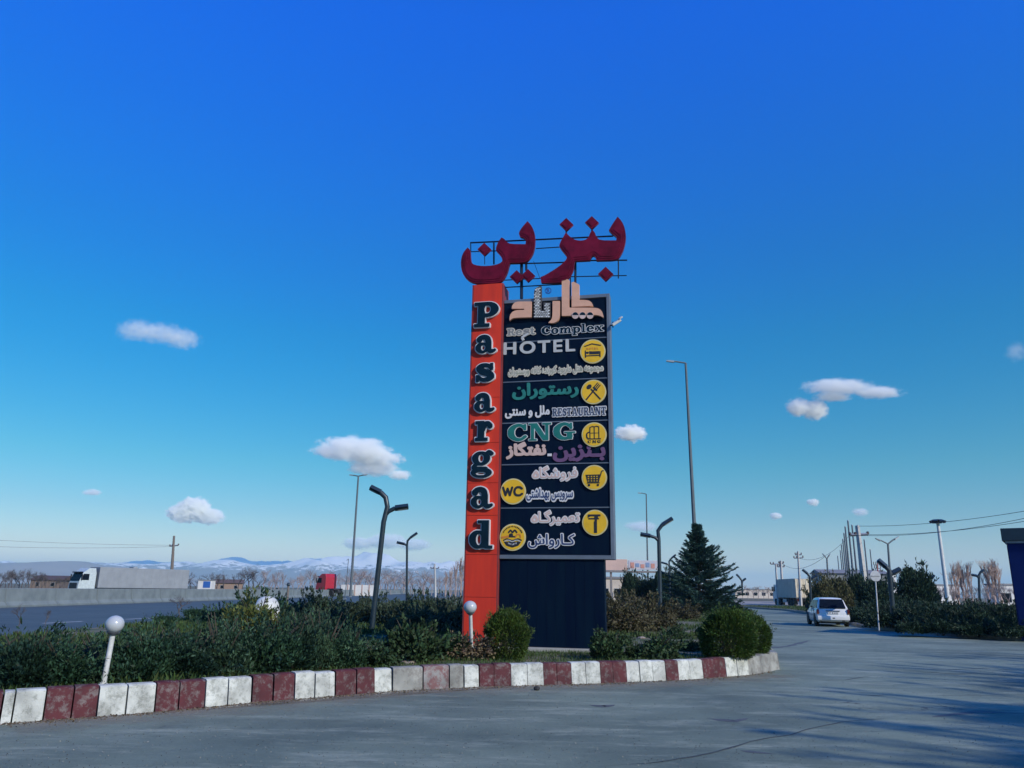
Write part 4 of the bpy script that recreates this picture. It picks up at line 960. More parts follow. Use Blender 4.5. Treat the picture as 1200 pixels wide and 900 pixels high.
def station_wagon(loc, rz, label):
    t = empty('station_wagon', loc, label, 'car', rz=rz)
    W_ = .83
    # stations along y: (y, half width, sill z, belt z, crown rise)
    st = [(-2.12,.70,.42,.62,.0),(-2.10,.78,.34,.74,.01),(-2.04,.81,.30,.90,.02),(-1.80,W_,.27,.93,.02),(-1.35,W_,.24,.93,.02),(-.4,W_+.01,.22,.92,.02),(.55,W_,.22,.91,.02),(1.15,.82,.24,.88,.04),(1.75,.79,.28,.80,.05),(2.05,.72,.34,.70,.04),(2.14,.62,.42,.58,.02)]
    secs = []
    for y, w, z0, z1, cr in st:
        hh = z1-z0; half = [(.0,z0-.04),(w*.88,z0-.03),(w*.97,z0+hh*.10),(w,z0+hh*.45),(w*.995,z0+hh*.62),(w*.965,z0+hh*.90),(w*.90,z1),(w*.5,z1+cr*.8),(0,z1+cr)]
        secs.append([(x, y, z) for x, z in half]+[(-x, y, z) for x, z in half[-2:0:-1]])
    m = loft(secs, True); n = len(secs[0]); m.f.append(tuple(range(n))); m.f.append(tuple((len(secs)-1)*n+k for k in range(n-1,-1,-1)))
    # greenhouse
    gh = []
    for y, wb, zb_, wt, zt_ in ((-2.02,.76,.92,.755,.925),(-1.86,.765,.92,.66,1.22),(-1.70,.77,.92,.62,1.40),(-1.45,.775,.92,.605,1.455),(-.6,.78,.91,.61,1.475),(.15,.78,.91,.60,1.455),(.42,.775,.90,.585,1.405),(1.05,.75,.885,.72,.90)):
        gh.append([(wb,y,zb_-.03),(wb*.55+wt*.45,y,zb_*.5+zt_*.5),(wt+.01,y,zt_-.05 if zt_ > 1.1 else zt_-.005),(wt-.07,y,zt_),(wt*.4,y,zt_+.018),(-wt*.4,y,zt_+.018),(-wt+.07,y,zt_),(-wt-.01,y,zt_-.05 if zt_ > 1.1 else zt_-.005),(-(wb*.55+wt*.45),y,zb_*.5+zt_*.5),(-wb,y,zb_-.03)])
    g2 = loft(gh); m.add(g2.v, g2.f)
    m.build('body', M_carw, t, True, True)
    # rear glass (raked), side glass, windscreen
    MB().add([(-.66,-2.085,.955),(.66,-2.085,.955),(.565,-1.795,1.405),(-.565,-1.795,1.405),(-.66,-2.020,.955),(.66,-2.020,.955),(.565,-1.73,1.395),(-.565,-1.73,1.395)],[(0,1,2,3),(7,6,5,4),(0,4,5,1),(1,5,6,2),(2,6,7,3),(3,7,4,0)]).build('rear_window', M_glass, t)
    for s in (-1, 1):
        for y0, y1, y2, y3 in ((-1.80,-1.12,-1.60,-1.12),(-1.06,-.30,-1.06,-.30),(-.24,.86,-.24,.30)):
            vs = [(s*.782,y0,.95),(s*.787,y1,.95),(s*.652,y3,1.36),(s*.650,y2,1.36)]
            MB().add(vs+[(x-s*.02,y,z) for x,y,z in vs], [(0,1,2,3),(7,6,5,4),(0,4,5,1),(1,5,6,2),(2,6,7,3),(3,7,4,0)]).build('side_window', M_glass, t)
        # door outline grooves and handles
        for y in (-1.10,-.27,.80): MB().box(s*.828-.006,s*.828+.006,y-.006,y+.006,.34,.93).build('door_seam', M_blkp, t)
        for y in (-.95,-.12): MB().box(s*.825-.015,s*.825+.018,y,y+.14,.78,.81).build('door_handle', M_blkp, t)
        MB().bbox(s*.84,s*1.0,.62,.74,.93,1.06,.02).build('mirror', M_blkp, t)
        tl = MB().bbox(s*.70,s*.81,-2.145,-2.02,.64,.88,.012) if s > 0 else MB().bbox(s*.81,s*.70,-2.145,-2.02,.64,.88,.012)
        tl = tl.build('tail_light', M_redl, t)
        MB().box(min(s*.71,s*.80),max(s*.71,s*.80),-2.150,-2.144,.645,.70).build('reverse_lens', mat('amber_lens', (.20,.07,.03), .2), tl)
        for y in (-1.32, 1.32):
            MB().lathe([(.34,-.05),(.36,0),(.34,.05)], (s*.80,y,.33), 22, 'x').build('wheel_arch', M_blkp, t); wheel(t, s*.745, y, .285, .19, s)
    MB().bbox(-.80,.80,-2.215,-2.02,.34,.56,.04).build('rear_bumper', M_carw, t, True)
    MB().bbox(-.78,.78,2.04,2.21,.34,.54,.04).build('front_bumper', M_carw, t, True)
    MB().box(-.36,.36,-2.150,-2.10,.80,.825).build('handle_strip', M_blkp, t)
    pl = MB().box(-.26,.26,-2.148,-2.12,.645,.755).build('number_plate', mat('plate_white', (.68,.68,.66), .5), t)
    gg = font_grid('37 B 642', 50, .03); f, k = place_box(gg.loops(0), -.22, .22, .668, .732)
    me = mesh_outline([[f(*p) for p in L] for L in gg.loops(0)], 2.149, 2.151, 'n'); link('plate_characters', me, pl, M_blkp)
    MB().box(-.06,.06,-2.222,-2.2,.42,.47).build('tow_recess', M_blkp, t)
    MB().box(.42,.56,-2.17,-1.9,.27,.33).build('exhaust', M_blkp, t)
    MB().tube([(0,-2.05,.935),(-.02,-2.04,.99),(-.40,-2.00,1.03)], .012, 5).build('wiper', M_blkp, t)
    MB().box(-.62,.62,-1.9,1.9,.16,.30).build('underbody', M_blkp, t)
    return t
def place_box(polys, u0, u1, v0, v1):
    xs = [p[0] for L in polys for p in L]; ys = [p[1] for L in polys for p in L]; a, c, b, d = min(xs), max(xs), min(ys), max(ys)
    return (lambda x, y: (u0+(x-a)/(c-a)*(u1-u0), v0+(y-b)/(d-b)*(v1-v0))), 1
cR = G(978, 734.5, 0)
station_wagon((cR.x+.42, cR.y+1.95, 0), R(-13), 'white station wagon with dark rear window driving away on the exit road')

M_trw = mat('trailer_white', (.25,.27,.29), .55, scale=.7, col2=(.20,.215,.235), spec=.2); M_trr = mat('trailer_rear_sunlit', (.74,.66,.50), .6, scale=1.5, col2=(.58,.46,.30))  # rear doors hold the sunlit cream in their colour, paler than the sides
M_cabw = mat('cab_white', (.50,.56,.56), .4); M_cabr = mat('cab_red', (.42,.012,.03), .3, coat=.3)
def trailer(t, L, y0, h=3.85, rear=M_trr, side=M_trw):
    """box trailer behind y0 (front) towards -y"""
    b = MB().bbox(-1.25,1.25,y0-L,y0,1.15,h,.04).build('trailer_body', side, t)
    k = 0; y = y0-.4
    while y > y0-L+.3:
        for s in (-1, 1): MB().box(s*1.25-.012,s*1.25+.012,y-.02,y+.02,1.2,h-.06).build('side_rib', side, b)
        y -= 1.2
    for s in (-1, 1):
        d = MB().bbox(min(s*.02,s*1.18),max(s*.02,s*1.18),y0-L-.05,y0-L-.005,1.25,h-.10,.012).build('rear_door', rear, t)
        for x in (.35,.85): MB().tube([(s*x,y0-L-.075,1.3),(s*x,y0-L-.075,h-.15)], .022, 6).build('locking_bar', M_galv, d)
        MB().box(min(s*.75,s*1.15),max(s*.75,s*1.15),y0-L-.06,y0-L+.05,.78,.92).build('tail_light', M_redl, t)
    MB().box(-1.2,1.2,y0-L+.0,y0-L+.10,.70,.76).box(-1.2,1.2,y0-L-.02,y0-L+.08,.98,1.14).build('rear_beam', M_blkp, t)
    MB().box(-.5,.5,y0-L+.2,y0-.5,.85,1.13).build('chassis', M_blkp, t)
    for s in (-1, 1):
        for q in (1.6,2.9,4.2): wheel(t, s*1.0, y0-L+q, .50, .36, s)
        MB().box(s*1.0-.25,s*1.0+.25,y0-L+.85,y0-L+.88,.15,.95).build('mudflap', M_blkp, t)
        MB().box(s*1.20-.02,s*1.20+.02,y0-8.6 if L > 10 else y0-L+5,y0-2.6,.45,.95).build('side_guard', M_galv, t)
def cab(t, y0, m, h=3.75):
    """cab-over tractor: back of cab at y0, front towards +y"""
    prof = [(y0,.95),(y0,3.0),(y0+.15,h),(y0+1.0,h),(y0+1.75,3.05),(y0+2.15,1.95),(y0+2.25,1.2),(y0+2.25,.45),(y0+1.55,.45),(y0+1.5,.95)]
    secs = []
    for x, k in ((-1.22,0),(-1.16,1),(1.16,1),(1.22,0)):
        secs.append([(x, y+(.0 if k else (-.06 if y > y0+1 else .04)), z+(.0 if k else (-.05 if z > 2.9 else 0))) for y, z in prof])
    q = loft(secs, True); n = len(prof); q.f += [tuple(range(n)), tuple(3*n+k for k in range(n-1,-1,-1))]
    q.build('cab', m, t)
    MB().add([(-1.10,y0+1.79,3.02),(1.10,y0+1.79,3.02),(1.12,y0+2.17,2.0),(-1.12,y0+2.17,2.0),(-1.10,y0+1.70,3.02),(1.10,y0+1.70,3.02),(1.12,y0+2.08,2.0),(-1.12,y0+2.08,2.0)],[(0,1,2,3),(7,6,5,4),(0,4,5,1),(1,5,6,2),(2,6,7,3),(3,7,4,0)]).build('windscreen', M_glass, t)
    MB().bbox(-1.1,1.1,y0+1.72,y0+2.05,3.05,3.18,.03).build('sun_visor', M_glass, t)
    MB().box(-.9,.9,y0+2.24,y0+2.27,.95,1.75).build('grille', M_blkp, t)
    for s in (-1, 1):
        vs = [(s*1.226,y0+.95,2.9),(s*1.226,y0+1.70,2.9),(s*1.226,y0+1.98,2.1),(s*1.226,y0+.95,2.1)]
        MB().add(vs+[(x-s*.03,y,z) for x,y,z in vs], [(0,1,2,3),(7,6,5,4),(0,4,5,1),(1,5,6,2),(2,6,7,3),(3,7,4,0)]).build('side_window', M_glass, t)
        MB().bbox(min(s*1.26,s*1.45),max(s*1.26,s*1.45),y0+1.9,y0+2.0,2.1,2.85,.02).build('mirror', M_blkp, t)
        MB().bbox(min(s*.8,s*1.15),max(s*.8,s*1.15),y0+2.2,y0+2.29,.6,.85,.02).build('headlight', mat('headlight_glass', (.55,.57,.58), .1), t)
        wheel(t, s*1.05, y0+1.1, .50, .32, s); wheel(t, s*1.0, y0-1.2, .50, .36, s)
        MB().box(s*1.15-.06,s*1.15+.06,y0-.7,y0+.3,.5,1.0).build('fuel_tank', M_galv, t)
    MB().box(-.45,.45,y0-2.0,y0+1.5,.6,.95).build('tractor_chassis', M_blkp, t)
# big white lorry beyond the wall
a = P(84,690,104); c = P(214,690,117.5); d = (a-c); a.z = c.z = 0
rz = math.atan2(-d.x, d.y)
t = empty('white_lorry', a.lerp(c,.5), 'white articulated lorry with long pale box trailer on the motorway beyond the wall', 'lorry', rz=rz)
Ld = (a-c).length; cab(t, Ld/2-2.35, M_cabw, 3.65); trailer(t, Ld-2.75, Ld/2-2.7, 3.82, M_trw)
MB().box(-.5,.5,-.3,.3,3.83,4.02).build('roof_hatch', M_galv, t)
# red tractor further on
a = P(386,690,153); t = empty('red_truck', (a.x, a.y, 0), 'red cab-over truck on the motorway left of the tall double lamp', 'truck', rz=R(58)); cab(t, -.3, M_cabr, 3.55); t.scale = (1.18,1.18,1.18)
MB().bbox(-1.0,1.0,-2.0,-.5,1.0,1.25,.05).build('coupling_deck', M_blkp, t)
# parked lorry seen from behind, right
a = G(939,706.5,0); aa = 120/ a.y; a = Vector((a.x*aa, 120, 0)); 
t = empty('box_lorry', (a.x+.7, a.y+3.5, 0), 'parked box lorry seen from behind on the pale service road', 'lorry', rz=R(-3)); trailer(t, 9.5, 6, 4.0, side=mat('trailer_cream', (.42,.40,.34), .6, scale=.8)); cab(t, 6.6, M_cabw, 3.2)

# ================================================================== BUILDINGS
# blue kiosk at the right edge: leaning front corner, dark cornice
c0 = P(1193,746,31)+Vector((.12,0,0)); kz = P(1178,634,31).z
t = empty('blue_kiosk', (c0.x, 31, .13), 'deep blue flat roofed kiosk with dark cornice at the right edge', 'kiosk', rz=R(-35))
MB().box(0,9,0,3,-.1,kz-.13).build('wall', mat('blue_cladding', (.004,.016,.10), .5, scale=1.2, spec=.1), t)
for k in range(9): MB().bbox(k*1.0+.01,k*1.0+.99,-.03,0.0,.25,kz-.3,.008).build('wall_panel', MATS['blue_cladding'], t)
for k in range(3): MB().bbox(-.03,0,k*1.0+.01,k*1.0+.99,.25,kz-.3,.008).build('wall_panel', MATS['blue_cladding'], t)
MB().bbox(-.16,9.2,-.16,3.2,kz-.13,kz+.36,.02).build('cornice', mat('dark_teal_cornice', (.010,.030,.045), .5), t)
MB().box(-.06,9.05,-.06,3.05,kz-.22,kz-.132).build('trim', mat('grey_trim', (.22,.26,.32), .5), t)
def block(name, cat, label, loc, rz, L, D, h, m, roof=None, wins=None, rows=1, par=.25, band=None, pitched=0):
    t = empty(name, loc, label, cat, rz=rz); w = MB().box(-L/2,L/2,0,D,-.1,h).build('wall', m, t)
    rm = roof or mat('roof_grey', (.22,.22,.23), .8)
    if pitched: MB().add([(-L/2-.4,-.4,h),(L/2+.4,-.4,h),(L/2+.4,D+.4,h),(-L/2-.4,D+.4,h),(-L/2-.4,D/2,h+pitched),(L/2+.4,D/2,h+pitched)], [(0,1,5,4),(2,3,4,5),(0,4,3),(1,2,5),(3,2,1,0)]).build('roof', rm, t)
    else: MB().box(-L/2-.15,L/2+.15,-.15,D+.15,h,h+par).build('roof', rm, t)
    if wins:
        n, ww, wh, z0 = wins
        for r in range(rows):
            for k in range(n):
                x = -L/2+L*(k+.5)/n; z = z0+r*3.0
                f = MB().box(x-ww/2-.06,x+ww/2+.06,-.05,.02,z-.06,z+wh+.06).build('window', M_galv, t)
                MB().box(x-ww/2,x+ww/2,-.07,-.052,z,z+wh).build('pane', M_glass, f)
    return t
M_warm = mat('warm_plaster', (.60,.52,.45), .85, scale=.5); M_whit = mat('whitewash', (.68,.66,.63), .85, scale=.6); M_gry = mat('grey_sheeting', (.20,.21,.22), .6, scale=.3)
# gantry with billboards behind the sign
b = P(733,700,95); t = empty('billboard_gantry', (b.x, 95, 0), 'pale pink billboard gantry spanning between piers right behind the sign board', 'billboard')
z0 = P(733,668.5,95).z; z1 = P(733,655.5,95).z; xa = P(706,660,95).x-b.x; xm = P(735.5,660,95).x-b.x; xc = P(773,660,95).x-b.x
MB().bbox(xa-3,xm-.05,-.15,.15,z0,z1,.03).build('billboard_panel', mat('pink_billboard', (.62,.42,.36), .7, scale=.3), t)
pb = MB().bbox(xm+.05,xc,-.15,.15,z0+.1,z1-.1,.03).build('billboard_panel', mat('faded_billboard', (.55,.45,.45), .7, scale=1.3, col2=(.35,.40,.48)), t)
for k in range(5): MB().bbox(xm+.3+k*.62,xm+.75+k*.62,-.19,-.155,z0+.3+.12*(k%2),z1-.35-.1*(k%3),.01).build('billboard_motif', mat('motif_%s' % ('warm','cool')[k%2], ((.55,.25,.2),(.2,.28,.45))[k%2], .7), pb)
MB().box(xa-3,xc,-.3,.3,z0-.25,z0-.02).build('beam', mat('gantry_steel', (.20,.18,.18), .6), t)
for x in (xa+1.0, xm, xc-.4): MB().box(x-.12,x+.12,-.12,.12,0,z0-.25).build('post', MATS['gantry_steel'], t)
t = block('gate_building', 'building', 'low pale gatehouse below the billboard gantry', (P(725,690,100).x, 100, 0), R(0), 5.4, 4, P(725,684,100).z+.6, M_warm, wins=(3,1.0,1.0,1.0))
block('warehouse', 'building', 'long grey warehouse behind the flagpoles', (P(1003,690,150).x, 150, 0), R(-6), 12, 7, P(998,672,150).z, M_gry, wins=(5,1.4,1.2,3.2), pitched=.8)
block('house', 'building', 'small sunlit yellow brick hut behind the round olive trees', (P(993,690,110).x, 110, 0), R(4), 3.4, 4, 3.1, mat('ochre_brick', (.50,.33,.16), .9, scale=2), wins=(1,.8,.8,1.2))
block('low_building', 'building', 'long white wall building beyond the right hedge left of the bare poplars', (P(1108,690,150).x, 150, 0), R(2), 4.6, 3, P(1109,689.5,150).z+.5, M_whit, wins=(3,1.0,.9,1.3))
block('low_building', 'building', 'white flat building with dark opening between poplars and kiosk', (P(1186,690,120).x, 120, 0), R(0), 4.5, 3, P(1184,686,120).z, M_whit, wins=(2,1.6,1.3,1.0))
block('low_building', 'building', 'pale building seen right of the white concrete pole', (P(1037,690,160).x, 160, 0), R(0), 5, 4, P(1045,673,160).z, M_whit, wins=(4,1,1,3.4))
block('low_building', 'building', 'tiny pale houses left of the parked lorry', (P(885,690,330).x, 330, 0), R(0), 17, 8, 3.4, M_warm, wins=(5,1.4,1.2,1.1))
block('barn', 'building', 'low brown roofed barn behind the motorway wall left of the white lorry', (P(52,690,190).x, 190, 0), R(12), 6.5, 10, 2.4, mat('brown_wall', (.16,.12,.10), .9), roof=mat('brown_roof', (.10,.06,.05), .8), pitched=1.1, wins=(2,.8,.8,1.0))
block('farmhouse', 'building', 'brown gabled farmhouse beyond the motorway between the lorry and the red truck', (P(268,690,210).x, 210, 0), R(20), 6.8, 8, 2.4, mat('farm_wall', (.26,.18,.14), .9), roof=mat('farm_roof', (.13,.08,.06), .8), pitched=1.0, wins=(2,.8,.8,1.0))
b = P(420,690,175); t = empty('boundary_wall', (b.x, 175, 0), 'low white panelled boundary wall right of the red truck', 'wall')
xa = P(399,690,175).x-b.x; xb_ = P(441,690,175).x-b.x; hh = P(420,685.5,175).z
for k in range(5):
    q0 = xa+(xb_-xa)*k/5; q1 = xa+(xb_-xa)*(k+1)/5; MB().box(q0+.12,q1-.12,0,.15,-.1,hh).build('wall_panel', M_whit, t); MB().box(q1-.12,q1+.12,-.05,.2,-.1,hh+.12).build('pillar', mat('wall_pillar', (.45,.30,.25), .8), t)
# blue and white van/kiosk on the far side
b = P(239,690,130); t = empty('roadside_kiosk', (b.x, 130, 0), 'blue and white roadside kiosk just right of the lorry trailer', 'kiosk')
hh = P(239,680,130).z; MB().bbox(-1.1,1.1,0,1.8,-.1,hh,.05).build('wall', M_whit, t); MB().box(-.2,.95,-.03,0,1.3,hh-.15).build('blue_panel', mat('kiosk_blue', (.03,.12,.40), .5), t); MB().box(-1.2,1.2,-.1,1.9,hh,hh+.1).build('roof', MATS['roof_grey'], t)
# person-sized dark post on the wall line
b = P(337.5,692,70); t = empty('marker_post', (b.x, 70, .0), 'short dark marker post with a cap in front of the motorway wall', 'post')
MB().tube([(0,0,0),(0,0,P(337.5,683,70).z-.2)], .10, 8).build('post', M_wood, t); MB().sphere((0,0,P(337.5,683,70).z-.15), .17, 10, 8).build('cap', M_park, t)
# white domed tank in the shrubs
b = P(311,726,16.4); b.z = .29; hgt = P(311,698.5,16.4).z-.29
t = empty('water_tank', b, 'white domed plastic tank half hidden in the shrubs left of the red pillar', 'tank')
r_ = .29; MB().lathe([(r_*.96,0),(r_,.08),(r_,hgt*.55),(r_*.97,hgt*.72),(r_*.84,hgt*.86),(r_*.60,hgt*.95),(r_*.3,hgt*.99),(0,hgt)], (0,0,0), 28).build('tank_shell', mat('tank_white', (.62,.63,.60), .5, scale=4), t, True)
for z in (.25,.5): MB().lathe([(r_,hgt*z-.015),(r_+.012,hgt*z),(r_,hgt*z+.015)], (0,0,0), 28).build('hoop', MATS['tank_white'], t)
MB().lathe([(.035,0),(.035,.02),(0,.02)], (.06,-.21,hgt*.90), 10).build('vent', M_blkp, t)

# flat canopy added out of view on the right to shade the verge
def canopy(name, x0, x1, y0, y1, h, label):
    t = empty(name, ((x0+x1)/2, (y0+y1)/2, 0), label, 'canopy'); w, d = (x1-x0)/2, (y1-y0)/2
    MB().bbox(-w, w, -d, d, h, h+.9, .05).build('canopy_roof', M_whit, t); MB().box(-w-.03, w+.03, -d-.03, d+.03, h+.15, h+.7).build('fascia', mat('fascia_blue', (.02,.05,.25), .5), t)
    for sx in (-.6, .6):
        for sy in (-.6, .6): MB().tube([(sx*w, sy*d, 0), (sx*w, sy*d, h)], .28, 12).build('column', M_galv, t)
    return t
canopy('unseen_shade_canopy', 35.0, 57, 10, 33, 6.6, 'large flat canopy added outside the right edge of the view for shade')


# ================================================================== PLANTS
ORDS = 'first second third fourth fifth sixth seventh eighth ninth tenth eleventh twelfth thirteenth fourteenth fifteenth sixteenth seventeenth eighteenth nineteenth twentieth'.split()
def gmat(n, c, c2, isl=.35, tr=.22, r=.6): return mat(n, c, r, scale=1.6, col2=c2, island=isl, trans=tr, spec=.25)
G_hedge = gmat('hedge_leaf', (.036,.085,.040), (.014,.040,.022), .6); G_hedge2 = gmat('hedge_leaf_dark', (.024,.058,.034), (.010,.028,.018), .6); G_hedge3 = gmat('hedge_leaf_light', (.070,.125,.060), (.024,.055,.030), .6); G_globe = gmat('thuja_leaf', (.070,.115,.018), (.028,.060,.015)); G_spr = gmat('spruce_needle', (.050,.115,.095), (.022,.055,.050), .35, .15)
G_olive = gmat('olive_leaf', (.115,.105,.045), (.055,.062,.026)); G_gold = gmat('golden_conifer', (.15,.16,.040), (.075,.095,.028)); G_dry = gmat('dry_leaf', (.22,.16,.10), (.10,.085,.05)); G_rose = gmat('rose_leaf', (.050,.085,.035), (.025,.05,.02), .5)
G_grass = gmat('grass_blade', (.075,.115,.030), (.035,.065,.020), .35, .25); G_dark = gmat('dark_evergreen', (.032,.066,.036), (.012,.028,.019), .55)
M_stem = mat('shrub_stem', (.055,.045,.032), .9); M_bark = mat('bark', (.10,.075,.06), .95, scale=9, bump=.5)
PROTO = {}
def foliage_mesh(key, seed, rad, n, ln, wd, mode, kw=None):
    if key in PROTO: return PROTO[key]
    r = np.random.default_rng(seed); kw = kw or {}
    pts, d = lumpy(r, n, rad, **kw); pts[:, 2] += rad[2]*kw.get('flat', .15)
    if mode == 'up': ax = d*.6+np.array([0,0,.9])
    elif mode == 'out': ax = d*1.0+np.array([0,0,.35])
    elif mode == 'hang': ax = d*.8+np.array([0,0,-.2])
    else: ax = r.normal(0, 1, d.shape)
    v, q = leaves(r, pts, ax, ln, wd, .35 if mode == 'out' else .6)
    if mode != 'ball':                       # sprigs that break the outline
        k = max(8, n//260); sp = r.normal(0, 1, (k, 3)); sp[:, 2] = np.abs(sp[:, 2])+.3; sp /= np.linalg.norm(sp, axis=1)[:, None]
        V2 = []; Q2 = []; off = len(v)
        for s in sp:
            m_ = 22; tt = r.uniform(.7, 1.28, m_)[:, None]; pp = s*tt*np.array(rad)+r.normal(0, .018, (m_, 3)); pp[:, 2] += rad[2]*kw.get('flat', .15)
            a, b = leaves(r, pp, np.tile(s+np.array([0,0,.4]), (m_, 1)), ln, wd, .6); V2.append(a); Q2.append(b+off); off += len(a)
        v = np.concatenate([v]+V2); q = np.concatenate([q]+Q2)
    me = raw_mesh(key, v, quads=q); PROTO[key] = me; return me
def stem_mesh(key, seed, rad, n=10):
    if key in PROTO: return PROTO[key]
    r = random.Random(seed); m = MB()
    for k in range(n):
        a = r.uniform(0, 2*math.pi); q = Vector((math.cos(a)*rad[0]*r.uniform(.2,.75), math.sin(a)*rad[1]*r.uniform(.2,.75), rad[2]*r.uniform(.7,1.30)))
        m.tube([(q.x*.05,q.y*.05,-.1), q*.5+Vector((0,0,.05)), q], [.02,.013,.005], 4)
    PROTO[key] = m.mesh(key); return PROTO[key]
def shrub(loc, rad, mt, key, n, ln, wd, label, mode='out', name='shrub', cat_='shrub', group=None, rz=None, sc=1.0, kw=None, seed=None, z=None):
    loc = Vector(loc)
    if z is not None: loc.z = z
    t = empty(name, loc, label, cat_, group, rnd.uniform(0, 6.28) if rz is None else rz); t.scale = (sc, sc, sc) if not isinstance(sc, tuple) else sc
    sd = seed if seed is not None else abs(hash(key)) % 1000
    mk = key+mt.name
    me = foliage_mesh(mk, sd, rad, n, ln, wd, mode, kw); 
    if not me.materials: me.materials.append(mt)
    link('foliage', me, t); sm = stem_mesh(key+'stem', sd, rad)
    if not sm.materials: sm.materials.append(M_stem)
    link('stem', sm, t); return t
KEYS = {'hedgeA':11,'hedgeB':12,'hedgeC':13,'roseA':21,'roseB':22,'massA':31,'massB':32,'verA':41,'verB':42,'globA':51,'olive':61,'gold':71,'drk':81,'dry':91}
def sh(kind, loc, label, sc=1.0, group=None, mt=None, z=.29, cat_='shrub', name='shrub', rz=None):
    k = kind
    spec = {'hedgeA':((.62,.50,.50),G_hedge,8000,.052,.022,'up'),'hedgeB':((.70,.52,.46),G_hedge2,8000,.050,.022,'out'),'hedgeC':((.55,.50,.58),G_hedge3,7000,.060,.018,'up'),
            'roseA':((.46,.42,.36),G_rose,2300,.075,.042,'rand'),'roseB':((.40,.38,.42),G_rose,2100,.070,.040,'up'),
            'massA':((1.35,.95,.70),G_hedge,7000,.10,.05,'up'),'massB':((1.2,1.0,.80),G_hedge,7000,.11,.05,'rand'),
            'verA':((2.3,1.4,.80),G_dark,9000,.15,.07,'out'),'verB':((1.9,1.3,.95),G_dark,8000,.16,.07,'up'),
            'globA':((.46,.46,.42),G_globe,14000,.060,.016,'out'),'olive':((1.2,1.1,1.25),G_olive,9000,.13,.055,'up'),'gold':((.42,.42,.70),G_gold,6000,.075,.022,'up'),
            'drk':((1.2,1.2,1.6),G_dark,9000,.16,.06,'out'),'dry':((.35,.35,.35),G_dry,1100,.05,.03,'rand')}[k]
    rad, m0, n, ln, wd, mode = spec
    kw = {'globA':dict(base=.72, amp=.10, k=9, power=.6, flat=.78),'olive':dict(base=.45, amp=.22),'drk':dict(base=.5, amp=.2),'hedgeA':dict(base=.25, amp=.48, k=7),'hedgeB':dict(base=.25, amp=.45, k=6),'hedgeC':dict(base=.25, amp=.52, k=6)}.get(k, dict(base=.3, amp=.35, k=8))
    return shrub(loc, rad, mt or m0, k, n, ln, wd, label, mode, name, cat_, group, rz, sc, kw, KEYS[k], z)
def shade_pine(x, y, zc, n, label, seed):  # pines added out of view so their crowns shade the right of the road
    """umbrella shaped pine: bare trunk, limbs, loose flat crown"""
    t = empty('pine_tree', (x, y, 0), label, 'tree', 'added pines out of view for shade'); m = MB().tube([(0,0,-.2),(.15,.1,zc*.5),(0,0,zc)], [.28,.20,.10], 10); rr = random.Random(seed)
    for q in range(9):
        a = q*.7+rr.uniform(-.2,.2); m.tube([(0,0,zc-2.2+q*.2), (math.cos(a)*1.4, math.sin(a)*1.4, zc-.9+q*.1), (math.cos(a)*2.7, math.sin(a)*2.7, zc-.2)], [.09,.06,.02], 5)
    m.build('trunk', M_bark, t)
    c = link('crown', foliage_mesh('pine%d' % seed, seed, (3.5,3.5,2.3), n, .34, .13, 'rand', dict(base=.15, amp=.5, k=9, flat=.6)), t, G_spr); c.location = (0, 0, zc-1.6)
for k, (x, y, n) in enumerate(((8.4,6.6,5600),(10.0,10.2,5600),(13.4,15.0,4600),(17.4,20.4,3600),(9.6,3.6,3600),(14.2,10.6,3600))):
    shade_pine(x+15.9, y-15.4, 12, n, ORDS[k]+' added pine out of view, there to shade the road', 300+k)
# clipped round bushes by the kerb
def at(px, py, z=.29): return G(px, py, z)
sh('globA', at(863,775)+Vector((0,.55,0)), 'largest clipped round evergreen bush by the right end of the kerb', (1.26,1.26,1.27), name='round_bush', cat_='bush')
sh('globA', at(890,773)+Vector((.12,1.1,0)), 'smaller round bush tucked against the right of the largest round bush', (1.05,1.05,1.12), name='round_bush', cat_='bush')
sh('globA', at(594,776)+Vector((0,.50,0)), 'clipped round bush in front of the foot of the red pillar', (.93,.93,1.20), name='round_bush', cat_='bush', mt=gmat('thuja_leaf_dark', (.085,.13,.020), (.030,.060,.015)))
# loose leafy shrubs along the kerb
for px, py, kd, s, lab in ((513,775,'roseA',1.35,'loose leafy shrub just left of the upright globe lamp'), (478,780,'roseB',1.45,'leafy shrub left of the one beside the upright globe lamp'), (440,785,'roseA',.9,'low leafy shrub behind the grey kerb stones'),
                           (716,776,'roseB',1.1,'leafy bush standing in front of the navy base right corner'), (776,776,'roseA',1.22,'bushy leafy shrub at the foot of the dark forked lamp'), (747,775,'roseB',.55,'tiny leafy plant between the two shrubs right of the sign')):
    sh(kd, at(px, py)+Vector((0,.55,0)), lab, s)
sh('dry', at(572,776)+Vector((-.1,.5,0)), 'dry brownish bush between the globe lamp and the round bush', 1.25); sh('dry', at(536,778)+Vector((0,.9,0)), 'dry twiggy bush just left of the globe lamp pole', 1.2)
